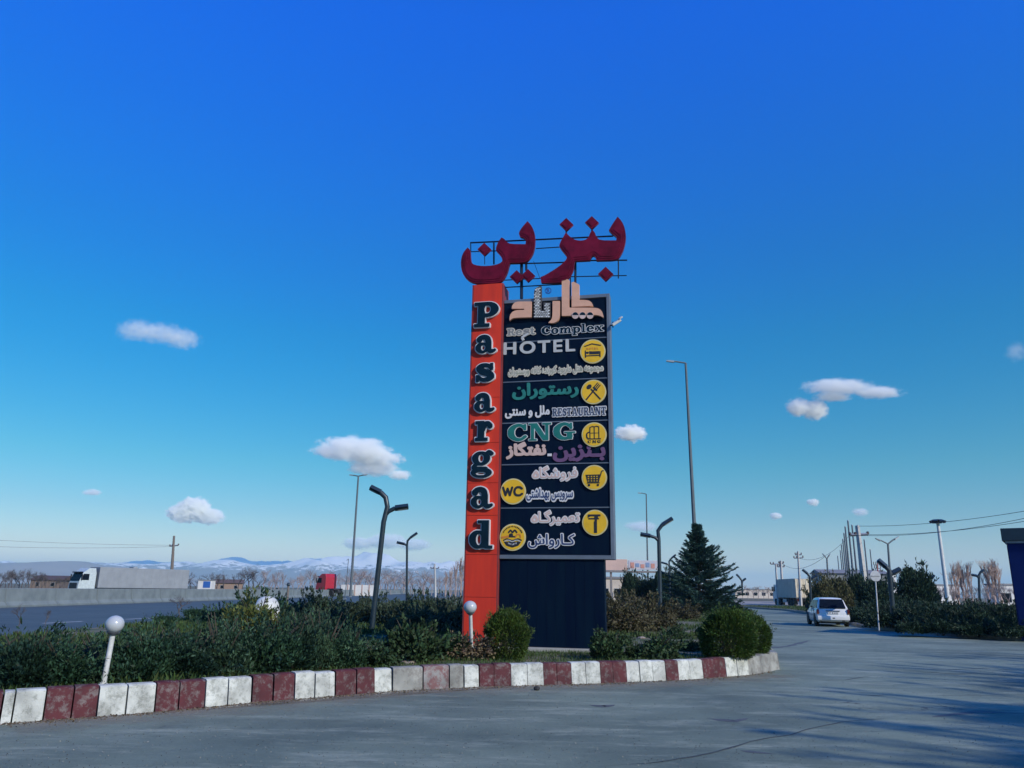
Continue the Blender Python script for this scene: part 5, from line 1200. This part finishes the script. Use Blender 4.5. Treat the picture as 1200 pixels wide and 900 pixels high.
# dark hedge behind the left half of the kerb
HL = [(8,'hedgeB',1.15,'leftmost dark hedge shrub above the first white kerb stones'), (62,'hedgeA',1.15,'dark hedge shrub above the first maroon kerb stones from the left'), (112,'hedgeC',1.05,'dark hedge shrub around the foot of the leaning globe lamp'), (165,'hedgeA',1.15,'dark hedge shrub just right of the leaning globe lamp'),
      (215,'hedgeB',1.15,'dark hedge shrub above the second pair of maroon kerb stones'), (262,'hedgeC',1.2,'dark hedge shrub above the third white kerb pair'), (308,'hedgeA',1.3,'tall dark hedge shrub below the golden conifer'), (352,'hedgeB',1.25,'dark hedge shrub right of the golden conifer'), (392,'hedgeC',1.05,'dark hedge shrub above the fourth maroon kerb pair'), (425,'hedgeA',.95,'last dark hedge shrub left of the bare soil gap')]
for px, kd, s, lab in HL: sh(kd, kbase(px)+Vector((-.45,.98,0)), lab, (s*1.05, s*1.05, s*(1.1 if px < 40 else .92 if px < 140 else 1.08 if px < 290 else 1.02 if px < 340 else 1.25)), 'dark hedge shrubs behind the left kerb')
for k, (px, kd, s) in enumerate(((-30,'hedgeA',1.25),(38,'hedgeC',1.1),(90,'hedgeB',1.15),(190,'hedgeC',1.05),(240,'hedgeA',1.15),(290,'hedgeB',1.3),(335,'hedgeC',1.3),(376,'hedgeA',1.2),(412,'hedgeB',1.1))):
    b = kbase(max(0, px)) if px >= 0 else kbase(0)+Vector((-.6,-.3,0))
    sh(kd, b+Vector((-1.1,2.0,0)), ORDS[k]+' shrub from the left in the second dark hedge row behind the left kerb', (s*1.05, s*1.05, s*(.78 if px < 140 else 1.0 if px < 280 else .85 if px < 340 else 1.25)), 'second row of dark hedge shrubs')
sh('gold', P(296,742,14.6), 'golden green upright conifer standing in the hedge beside the white tank', (1.5,1.5,1.3), name='conifer', cat_='conifer')
sh('massB', P(300,735,24), 'dark rounded shrub directly behind the white tank', (1.0,1.0,1.15))
# shrub masses behind
MM = [(335,27,.95,'A','shrub right of the white tank'),(372,28,1.0,'B','shrub behind the hedge below the red truck'),(408,30,.95,'A','shrub below the tall double lamp'),(440,31,.9,'B','shrub behind the big forked lamp'),(470,29,.95,'A','shrub at the foot of the small forked lamp'),(503,28,1.0,'B','shrub between the small forked lamp and the red pillar'),(530,26,1.0,'A','shrub touching the left edge of the red pillar'),(355,22,.75,'A','low shrub in front of the mass right of the tank'),(395,23,.7,'B','low shrub left of the big forked lamp'),(490,22,.85,'A','low shrub left of the red pillar foot'),(528,21,.8,'B','low shrub beside the red pillar foot')]
for px, y, s, k, lab in MM:
    p = P(px, 700, y); sh('mass'+k, (p.x, y, .29), 'grey green '+lab, (s, s, s*1.18), mt=gmat('grey_green_leaf', (.062,.088,.050), (.030,.050,.030)))
for px, y, s, lab in ((722,27,1.15,'olive brown shrub behind the navy base'), (755,29,1.2,'olive brown shrub left of the dark forked lamp'), (740,36,1.3,'further olive brown shrub under the distant trees'), (700,38,1.2,'olive brown shrub hidden behind the sign base'), (800,40,.9,'dark low shrub under the spruce')):
    p = P(px, 700, y); sh('massB', (p.x, y, .29), lab, s, mt=gmat('olive_brown_leaf', (.105,.090,.045), (.050,.050,.028)))
for px, y, s, lab in ((728,20.5,.7,'small pale leaved plant right of the navy base'), (805,19,.65,'small plant between the forked lamp and the large round bush'), (790,24,.9,'low shrub beyond the forked lamp foot'), (825,26,.9,'dark low shrub right of the forked lamp')):
    p = P(px, 700, y); sh('roseA', (p.x, y, .29), lab, s)
# right verge shrubs
RV = [(1003,46,'A',.45,'first low shrub right of the white car'),(1020,42.5,'B',.42,'shrub at the post of the round sign'),(1045,39,'A',.85,'shrub around the thick dark forked lamp'),(1072,38,'B',.85,'dark shrub below the round evergreen'),(1100,37.5,'A',.9,'dark shrub below the floodlight mast'),(1128,37,'B',.9,'dark shrub in front of the left poplars'),(1155,37.5,'A',.9,'dark shrub below the right poplars'),(1180,38,'B',.9,'dark shrub at the foot of the blue kiosk'),
      (1065,33.6,'A',.55,'low front shrub near the verge kerb, left'),(1100,33,'B',.55,'low front shrub near the verge kerb, middle'),(1140,32.5,'A',.6,'low front shrub near the verge kerb, right'),(1178,31.5,'B',.6,'low front shrub nearest the kiosk')]
for px, y, k, s, lab in RV:
    p = P(px, 700, y); sh('ver'+k, (p.x, y, .13), lab, (s, s, s*1.05), z=.13)
for k, (px, y) in enumerate([(px, y) for y in (46, 52) for px in range(1030 if y == 46 else 1010, 1200, 24)]):
    p = P(px, 700, y); sh('ver'+'AB'[k % 2], (p.x, y, .13), ORDS[k]+' dark shrub counting the far rows of the right verge from its left', 1.0, 'far rows of verge shrubs', z=.13)
# round olive trees and evergreens to the right
sh('olive', P(965,712,68), 'olive green round tree just right of the parked lorry', (1.35,1.35,1.95), name='round_tree', cat_='tree', z=.1)
sh('olive', P(978,712,72), 'olive green round tree left of the flagpoles base', (1.6,1.5,2.1), name='round_tree', cat_='tree', z=.1)
sh('olive', P(1030,712,60), 'grey green round tree behind the round sign', (1.45,1.4,1.9), name='round_tree', cat_='tree', z=.1, mt=G_dark)
sh('drk', P(1007,712,75), 'dark pointed evergreen among the flagpole bases', (1.0,1.0,1.85), name='evergreen_tree', cat_='tree', z=.1)
sh('drk', P(1075,712,62), 'dark round topped evergreen standing above the right hedge', (1.35,1.35,1.95), name='evergreen_tree', cat_='tree', z=.1)
sh('olive', P(1062,712,64), 'brownish pink leafless bush left of the dark round evergreen', (.65,.65,.72), name='bush', cat_='bush', mt=gmat('pink_twigs', (.24,.15,.13), (.14,.09,.08)), z=.1)
for px, y, s, lab in ((737,70,(.62,.62,1.05),'narrow dark evergreen just right of the sign board'),(740,74,(.8,.8,1.05),'second dark evergreen right of the sign board'),(752,72,(.9,.9,.85),'dark evergreen under the billboard gantry'),(763,70,(.95,.95,.88),'dark evergreen right of the gantry post'),(778,68,(1.0,1.0,1.08),'dark evergreen just left of the spruce'),(792,72,(1.0,1.0,1.1),'dark evergreen hidden behind the spruce')):
    sh('drk', P(px,712,y), lab, (s[0]*1.0, s[1]*1.0, s[2]*1.6), name='evergreen_tree', cat_='tree', z=.1)

# ---- blue spruce with a drooping, uneven crown
def spruce(loc, hgt, rad, label, n_br=330):
    r = np.random.default_rng(4); t = empty('spruce_tree', loc, label, 'tree'); V = []; Q = []; off = 0; bt = MB()
    for k in range(n_br):
        u = (k/n_br)**.95; z = .55+u*(hgt-.75); az = k*2.39996+r.normal(0,.25)
        prof = float(np.interp(z/hgt, [0,.12,.25,.42,.52,.62,.72,.82,.9,1], [.70,.98,1.0,.86,.62,.42,.30,.20,.11,.02]))
        L = rad*prof*r.uniform(.42, 1.25)+.05
        if r.random() < .10: continue
        if math.cos(az) > .5 and .45 < z/hgt < .75: L *= 1.25
        rise = r.uniform(.12,.45) if z > hgt*.4 else r.uniform(-.05,.25)
        d0 = np.array([math.cos(az), math.sin(az), 0]); m = int(44+L*80)
        s = r.uniform(.12, 1, m)**.8; p = d0*s[:, None]*L; p[:, 2] = z+L*(rise*s**1.6-.16*s*(1-s)*2); side = r.normal(0, 1, m)*.20*(1-s*.75)*min(1, L)
        p += np.stack([-d0[1]*side, d0[0]*side, -np.abs(side)*.35], 1)
        ax = np.tile(d0*.9+np.array([0,0,rise*1.2+.15]), (m, 1)); ax += np.stack([-d0[1]*np.sign(side), d0[0]*np.sign(side), 0*side], 1)*.55
        v, q = leaves(r, p, ax, .21, .05, .28); V.append(v); Q.append(q+off); off += len(v)
        if k % 3 == 0: bt.tube([(0,0,z), tuple(d0*L*.5+np.array([0,0,z+L*rise*.3])), tuple(d0*L*.9+np.array([0,0,z+L*rise*.8]))], [.035,.02,.008], 4)
    bt.tube([(0,0,-.1),(0,0,hgt*.5),(0,0,hgt*.98)], [.14,.08,.015], 8)
    bt.build('trunk', M_bark, t); c = link('crown', raw_mesh('crown', np.concatenate(V), quads=np.concatenate(Q)), t, G_spr)
p = P(821,722,51); spruce((p.x,51,.1), P(817,612,51).z-.1, 2.3, 'dark blue green spruce with uneven drooping branches right of the sign')
p = P(845,712,56); sh('drk', (p.x,56,.1), 'spreading dark juniper low on the right of the spruce', (1.3,1.0,.62), name='juniper', cat_='shrub', z=.1)

# ---- leafless trees
def bare_tree(seed, h, spread, upright, lv=5):
    r = random.Random(seed); m = MB()
    def br(p, d, L, rad, k):
        q = p+d*L; mid = p+d*L*.5+Vector((r.gauss(0,.05),r.gauss(0,.05),0))*L
        m.tube([p, mid, q], [rad, rad*.82, rad*.62], 3 if k < 3 else 5, False)
        if k == 0: return
        for i in range(3 if k > 1 else 4):
            a = Vector((r.gauss(0,1), r.gauss(0,1), r.gauss(0,.4))).normalized()
            nd = (d+a*spread*r.uniform(.6,1.2)+Vector((0,0,upright))).normalized(); br(p+d*L*r.uniform(.45,1.0), nd, L*r.uniform(.58,.80), rad*.58, k-1)
    br(Vector((0,0,-.1)), Vector((0,0,1)), h*.34, h*.018, lv); return m.mesh('bare')
ORD = 'first second third fourth fifth sixth seventh eighth ninth tenth eleventh twelfth thirteenth fourteenth fifteenth sixteenth seventeenth eighteenth nineteenth twentieth'.split()
BT = [bare_tree(1,6,.75,.15), bare_tree(2,5.5,.9,.1), bare_tree(3,6,.6,.3), bare_tree(14,6.5,.7,.05), bare_tree(15,5,.85,.25)]; PT = [bare_tree(7,9,.30,.55), bare_tree(8,9,.34,.5)]
M_twig = mat('bare_twigs', (.10,.085,.085), .95); M_pop = mat('poplar_twigs', (.42,.30,.25), .95)
for q in BT: q.materials.append(M_twig)
for q in PT: q.materials.append(M_pop)
BP = [bare_tree(21,6,.75,.15), bare_tree(23,6,.6,.3), bare_tree(24,6,.8,.1), bare_tree(25,6,.5,.35)]
for q in BP: q.materials.append(mat('pale_twigs', (.34,.27,.25), .95))
def bare(me, px, y, hpx, label, group=None, name='bare_tree'):
    b = P(px, 690, y); base = bpy.data.objects.new(name, me); COL.objects.link(base); base.location = (b.x, y, 0); h = P(px, hpx, y).z
    s = h/max(v.co.z for v in me.vertices); base.scale = (s*rnd.uniform(.85,1.25),)*2+(s,); base.rotation_euler[2] = rnd.uniform(0,6.28)
    return tag(base, label, 'tree', group)
for k in range(20): bare(BT[k*3 % 5], -4+k*4.1+rnd.uniform(-1,1), 165+rnd.uniform(-8,12), 667+rnd.uniform(-2,4) if k < 14 else 675, ORD[k]+' dark leafless tree from the left in the row left of the white lorry', 'leafless trees left of the lorry')
for k, (px, hy) in enumerate(((217,672),(223,669),(229,674),(246,670),(254,668),(262,672),(279,666),(285,663),(291,664),(297,668),(304,672))): bare(BT[int(px) % 5], px, 190, hy, ORD[k]+' dark leafless tree beyond the motorway right of the lorry', 'leafless trees right of the lorry')
for px in list(range(308, 372, 5))+list(range(394, 545, 4)): bare(BP[px*7 % 4], px+rnd.uniform(-2,2), 230+rnd.uniform(-30,40), 671+rnd.uniform(-6,8), 'pale leafless tree in the hazy belt before the mountains', 'pale leafless tree belt')
for k, (px, hy) in enumerate(((522,668),(528,662),(534,655),(540,650),(545,648))): bare(PT[px % 2], px, 190, hy, ORD[k]+' pale bare poplar against the left edge of the red pillar', 'bare poplars by the red pillar')
for k, (px, hy) in enumerate(((1119,662),(1123,656),(1128,659),(1133,657),(1138,658))): bare(PT[px % 2], px, 110, hy, ORD[k]+' pinkish bare poplar in the left clump beyond the right hedge', 'left clump of bare poplars')
for k, (px, hy) in enumerate(((1157,664),(1161,655),(1165,653),(1169,656))): bare(PT[px % 2], px, 105, hy, ORD[k]+' pinkish bare poplar in the right clump near the blue kiosk', 'right clump of bare poplars')
for px in range(1090, 1190, 9): bare(BP[px*7 % 4], px, 100, 684+rnd.uniform(-3,3), 'low bare bushy tree behind the right hedge', 'low bare trees behind the right hedge')
for px in range(870, 912, 6): bare(BP[px*7 % 4], px, 260, 687+rnd.uniform(-3,2), 'tiny distant bare tree left of the parked lorry', 'tiny distant bare trees')
b = bare(BT[1], 212, 38, 697, 'bare twiggy sapling on the motorway verge right of the globe lamp'); b.location.z = 0
bare(BT[0], 29, 30, 706, 'bare twiggy shrub on the motorway verge near the left edge'); bare(BT[2], 60, 31, 714, 'small dark twiggy shrub on the verge left of the globe lamp')
for k, (px, y, s) in enumerate(((200,34,.5),(236,33,.55),(262,30,.7),(285,31,.7),(320,33,.8))):
    p = P(px,700,y); sh('massA', (p.x, y, .0), ORDS[k]+' dark verge shrub beside the motorway', s, 'verge shrubs beside the motorway', z=.0 if p.x < -14 else .29)

# ---- grass: nobody could count it
def grass(name, pts, ln, wd, label_m, seed):
    r = np.random.default_rng(seed); n = len(pts); ax = np.tile(np.array([0,0,1.0]), (n, 1)); v, q = leaves(r, np.array(pts), ax, ln, wd, .35)
    tag(link(name, raw_mesh(name, v, quads=q), None, label_m), kind='stuff')
r = np.random.default_rng(3); pts = []
while len(pts) < 42000:
    x = r.uniform(-9, 7); y = r.uniform(10, 24)
    dens = .5+.9*mn.noise(Vector((x*.55, y*.55, 2)))+(.35 if y < 17.8 else -.12)
    if x > 1.9 and y > 17.6 and x < 6: dens -= .25
    if -.9 < x < 2.6 and 17.9 < y < 19.6: continue
    if r.random() < dens and inside(x, y-.25): pts.append((x, y, .285))
grass('lawn_grass', pts, .085, .012, G_grass, 1)
pts = []
while len(pts) < 42000:
    x = r.uniform(-14, 22); y = 24+70*r.random()**1.7
    if mn.noise(Vector((x*.3, y*.3, 5))) > -.15 and inside(x, y): pts.append((x, y, .285))
while len(pts) < 78000:
    x = r.uniform(-12.4, 1); y = r.uniform(11, 42)
    if mn.noise(Vector((x*.3, y*.3, 5))) > -.35 and inside(x, y) and not (x > -4.2 and y < 24): pts.append((x, y, .285))
grass('rough_grass', pts, .16, .035, G_grass, 2)
pts = []
while len(pts) < 30000:
    x = r.uniform(18, 60); y = r.uniform(24, 105)
    if x > float(np.interp(y, [24.5,30,34,42,52,66,82,96,105], [33.5,20.9,18.8,18.9,22,25.8,29,29,28]))+.15 and x < 24+(y-24)*.5: pts.append((x, y, .125))
grass('verge_grass', pts, .16, .035, G_grass, 3)
# fallen leaves and grit along the kerb
pts = []
for _ in range(2600):
    px = r.uniform(0, 905); b = kbase(px); pts.append((b.x+r.normal(0,.05), b.y-abs(r.normal(0,.16)), .004))
v, q = leaves(np.random.default_rng(9), np.array(pts), np.random.default_rng(8).normal(0,1,(len(pts),3))*np.array([1,1,.12]), .035, .02, .1)
tag(link('leaf_litter', raw_mesh('leaf_litter', v, quads=q), None, mat('litter', (.14,.10,.06), .9, col2=(.07,.05,.03))), kind='stuff')
# stones and broken bricks on the bare patches
SM = [MB().sphere((0,0,0), .5, 7, 5, .6).mesh('s') for _ in range(3)]
for q in SM:
    for v in q.vertices: v.co *= rnd.uniform(.75, 1.2)
    q.materials.append(mat('rubble', (.30,.24,.20), .9, scale=3, col2=(.20,.17,.15)))
for px, py, s, lab in ((446,742,.30,'largest brown rubble stone on the bare soil left of the low shrubs'),(437,746,.2,'small brown stone left of the largest rubble stone'),(455,747,.22,'brown rubble stone just right of the largest'),(462,741,.18,'small stone at the right of the rubble'),(805,758,.34,'flat pale stone between the forked lamp and the large bush'),(752,748,.25,'pale stone right of the sign base'),(478,778,.26,'grey stone lying on the kerb top'),(735,762,.16,'small pale stone near the leafy bush right of the sign')):
    o = link('stone', SM[int(px) % 3]); o.location = G(px, py, .30); o.scale = (s*1.3, s, s*.7); o.rotation_euler[2] = px; tag(o, lab, 'stone')

# grit scattered on the forecourt
for nm, mcol, sd_ in (('pale_grit', (.26,.25,.22), 5), ('dark_grit', (.055,.055,.05), 6)):
    rg = np.random.default_rng(sd_); a_ = rg.uniform(-.75, .75, 9000); d_ = 6.5+26*rg.random(9000)**1.6; gp = np.stack([np.tan(a_)*d_, d_, np.full(9000, .006)], 1)
    gp = gp[[not inside(q[0], q[1]+.2) and q[0] < 17 for q in gp]]; v, q = leaves(rg, gp, rg.normal(0,1,(len(gp),3))*np.array([1,1,.2]), .013, .010, .1)
    tag(link('grit', raw_mesh('grit', v, quads=q), None, mat(nm, mcol, .9)), kind='stuff')
# dust and sand blown along the kerb
m = bpy.data.materials.new('blown_dust'); m.use_nodes = True; n = m.node_tree.nodes; L = m.node_tree.links; b = n['Principled BSDF']; b.inputs['Roughness'].default_value = .95; b.inputs['Base Color'].default_value = (.27,.235,.18,1)
at_ = n.new('ShaderNodeAttribute'); at_.attribute_name = 'fade'; ge = n.new('ShaderNodeNewGeometry'); no = n.new('ShaderNodeTexNoise'); no.inputs['Scale'].default_value = 1.6; no.inputs['Detail'].default_value = 9; no.inputs['Roughness'].default_value = .75; L.new(ge.outputs['Position'], no.inputs['Vector'])
mu = n.new('ShaderNodeMath'); mu.operation = 'ADD'; L.new(at_.outputs['Fac'], mu.inputs[0]); L.new(no.outputs[0], mu.inputs[1]); mr = n.new('ShaderNodeMapRange'); mr.inputs[1].default_value = .72; mr.inputs[2].default_value = 1.25; mr.inputs[4].default_value = .75; L.new(mu.outputs[0], mr.inputs[0])
L.new(mr.outputs[0], b.inputs['Alpha'])
vs = []; fd = []; fs = []; px = list(range(0, 901, 20))
for i, x in enumerate(px):
    bb = kbase(x); dd = (kbase(min(905, x+10))-kbase(max(0, x-10))).normalized(); s = Vector((dd.y, -dd.x, 0))
    for j, (o, f) in enumerate(((0,.62),(.35,.5),(.9,.28),(1.7,.0))): q = bb+s*o; vs.append((q.x, q.y, .0032)); fd.append(f if 0 < i < len(px)-1 else f*.3)
    if i: k = (i-1)*4; fs += [(k+j, k+4+j, k+5+j, k+1+j) for j in range(3)]
me = bpy.data.meshes.new('dust'); me.from_pydata(vs, [], fs); a_ = me.attributes.new('fade', 'FLOAT', 'POINT'); a_.data.foreach_set('value', fd); tag(link('kerb_dust', me, None, m), kind='structure')

# ================================================================== CLOUDS (real volumes high above)
def cloud_mat(name, dens, lo, hi, sc, seed, col=(1,1,.97)):
    m = bpy.data.materials.new(name); m.use_nodes = True; n = m.node_tree.nodes; L = m.node_tree.links; n.remove(n['Principled BSDF'])
    tc = n.new('ShaderNodeTexCoord'); pv = n.new('ShaderNodeVolumePrincipled'); pv.inputs['Color'].default_value = (*col, 1); pv.inputs['Anisotropy'].default_value = -.15
    ln = n.new('ShaderNodeVectorMath'); ln.operation = 'LENGTH'; L.new(tc.outputs['Object'], ln.inputs[0])
    f = n.new('ShaderNodeMapRange'); f.inputs[1].default_value = 1.0; f.inputs[2].default_value = .30; f.inputs[3].default_value = -.20; f.inputs[4].default_value = .30; L.new(ln.outputs['Value'], f.inputs[0])
    mp = n.new('ShaderNodeMapping'); mp.inputs['Scale'].default_value = sc; mp.inputs['Location'].default_value = (seed, seed*2, seed*3); L.new(tc.outputs['Object'], mp.inputs[0])
    no = n.new('ShaderNodeTexNoise'); no.inputs['Scale'].default_value = 1.0; no.inputs['Detail'].default_value = 6; no.inputs['Roughness'].default_value = .68; L.new(mp.outputs[0], no.inputs['Vector'])
    ad = n.new('ShaderNodeMath'); ad.operation = 'ADD'; L.new(f.outputs[0], ad.inputs[0]); L.new(no.outputs[0], ad.inputs[1])
    g_ = n.new('ShaderNodeMapRange'); g_.inputs[1].default_value = lo; g_.inputs[2].default_value = hi; g_.inputs[3].default_value = 0; g_.inputs[4].default_value = dens; L.new(ad.outputs[0], g_.inputs[0])
    L.new(g_.outputs[0], pv.inputs['Density']); L.new(pv.outputs[0], n['Material Output'].inputs['Volume']); return m
def cloud(px0, py0, px1, py1, y, label, dens=1.0, lo=.50, hi=.72, sc=(2.6,2.6,2.6), seed=1, blobs=None, depth=.5):
    """one cloud = one object whose ellipsoid lobes are its parts"""
    c = P((px0+px1)/2, (py0+py1)/2, y); t = empty('cloud', c, label, 'cloud'); W_ = (P(px1,(py0+py1)/2,y)-P(px0,(py0+py1)/2,y)).length/2; H_ = abs(P(px0,py0,y).z-P(px0,py1,y).z)/2
    for i, (bx, bz, rx, rz_) in enumerate(blobs or [(0,0,1,1)]):
        me = MB().sphere((0,0,0), 1, 20, 12).mesh('lobe'); o = link('cloud_lobe', me, t, cloud_mat('cloud_vapour', dens/(W_*min(rx, .6)), lo, hi, (sc[0], sc[1], sc[2]), seed+i*3.7))
        o.location = (bx*W_, i*W_*.05, bz*H_); o.scale = (rx*W_, max(depth*rx*W_, rz_*H_), rz_*H_)
cloud(128,370,240,414,5200,'wispy flat cloud high on the left of the sky', 1.5, .44, .84, (4.6,2,2.6), 2, [(-.42,.2,.58,.75),(.08,.1,.6,.75),(.5,-.15,.5,.7)])
cloud(352,508,486,545,6500,'broad lens shaped cloud left of the sign, its upper layer', 6.0, .42, .68, (3.8,2,1.8), 5, [(-.1,.0,.85,1.0),(.35,-.5,.6,.6)])
cloud(398,535,486,564,6600,'ragged lower layer hanging under the lens shaped cloud', 5.0, .42, .70, (4.2,2,2.6), 6, [(-.1,.1,.85,.9),(.6,-.45,.4,.5)])
cloud(192,580,266,618,7000,'small bright cumulus with a grey flat base above the motorway', 12.0, .40, .56, (3.6,3,3.4), 8, [(-.38,-.15,.6,.7),(-.08,.15,.6,.85),(.4,-.3,.58,.6)])
cloud(396,622,510,650,8500,'long low cloud bank just above the mountains', 5.0, .42, .64, (5,2,2.6), 9, [(-.55,-.1,.45,.7),(.0,.15,.5,.85),(.55,-.1,.45,.65)])
cloud(930,440,1066,472,6000,'long flat bright cloud on the right, upper streak', 5.0, .42, .72, (4.2,2,2.2), 12, [(-.25,.15,.72,.7),(.45,-.15,.55,.55),(-.3,-.5,.4,.4)])
cloud(917,460,978,495,6100,'puffy lower left end of the long bright cloud', 5.0, .40, .70, (3.8,2,3.4), 14, [(-.4,.0,.55,.75),(.25,-.1,.6,.85)])
cloud(716,496,762,520,6500,'small white cloud peeking out behind the right edge of the sign', 7.0, .42, .66, (3.2,2,2.4), 15)
cloud(726,608,776,626,8000,'faint cloud low to the right of the sign', 2.6, .46, .74, (2.2,2,1.6), 17)
cloud(900,599,918,610,8000,'tiny cloud puff low right of the tall lamp', 4.0, .42, .7, (2,2,2), 18)
cloud(944,583,962,594,8000,'tiny cloud puff above the flagpoles to their left', 4.0, .42, .7, (2,2,2), 19)
cloud(996,594,1020,606,8000,'faint tiny puff right above the flagpoles', 2.0, .42, .7, (2,2,2), 20)
cloud(92,572,124,582,7000,'thin faint cloud streak left of the small cumulus', 2.0, .44, .74, (2,2,2), 21)
cloud(1176,398,1206,426,6000,'faint wisp at the right edge of the sky', .25, .42, .86, (2,2,2), 22)

# ================================================================== HAZE
_top = max(max(v.co.z for v in bpy.data.objects[q].data.vertices) for q in ('mountains', 'hills'))+12; print('haze top', _top)
hz = MB().box(-15500,15500,-5000,15500,-2,_top).build('haze', None); m = bpy.data.materials.new('haze_air'); m.use_nodes = True; n = m.node_tree.nodes; n.remove(n['Principled BSDF'])
pv = n.new('ShaderNodeVolumePrincipled'); pv.inputs['Color'].default_value = (.48,.78,.88,1); pv.inputs['Density'].default_value = .00012; pv.inputs['Anisotropy'].default_value = .0
m.node_tree.links.new(pv.outputs[0], n['Material Output'].inputs['Volume']); hz.data.materials.append(m); tag(hz, kind='stuff')
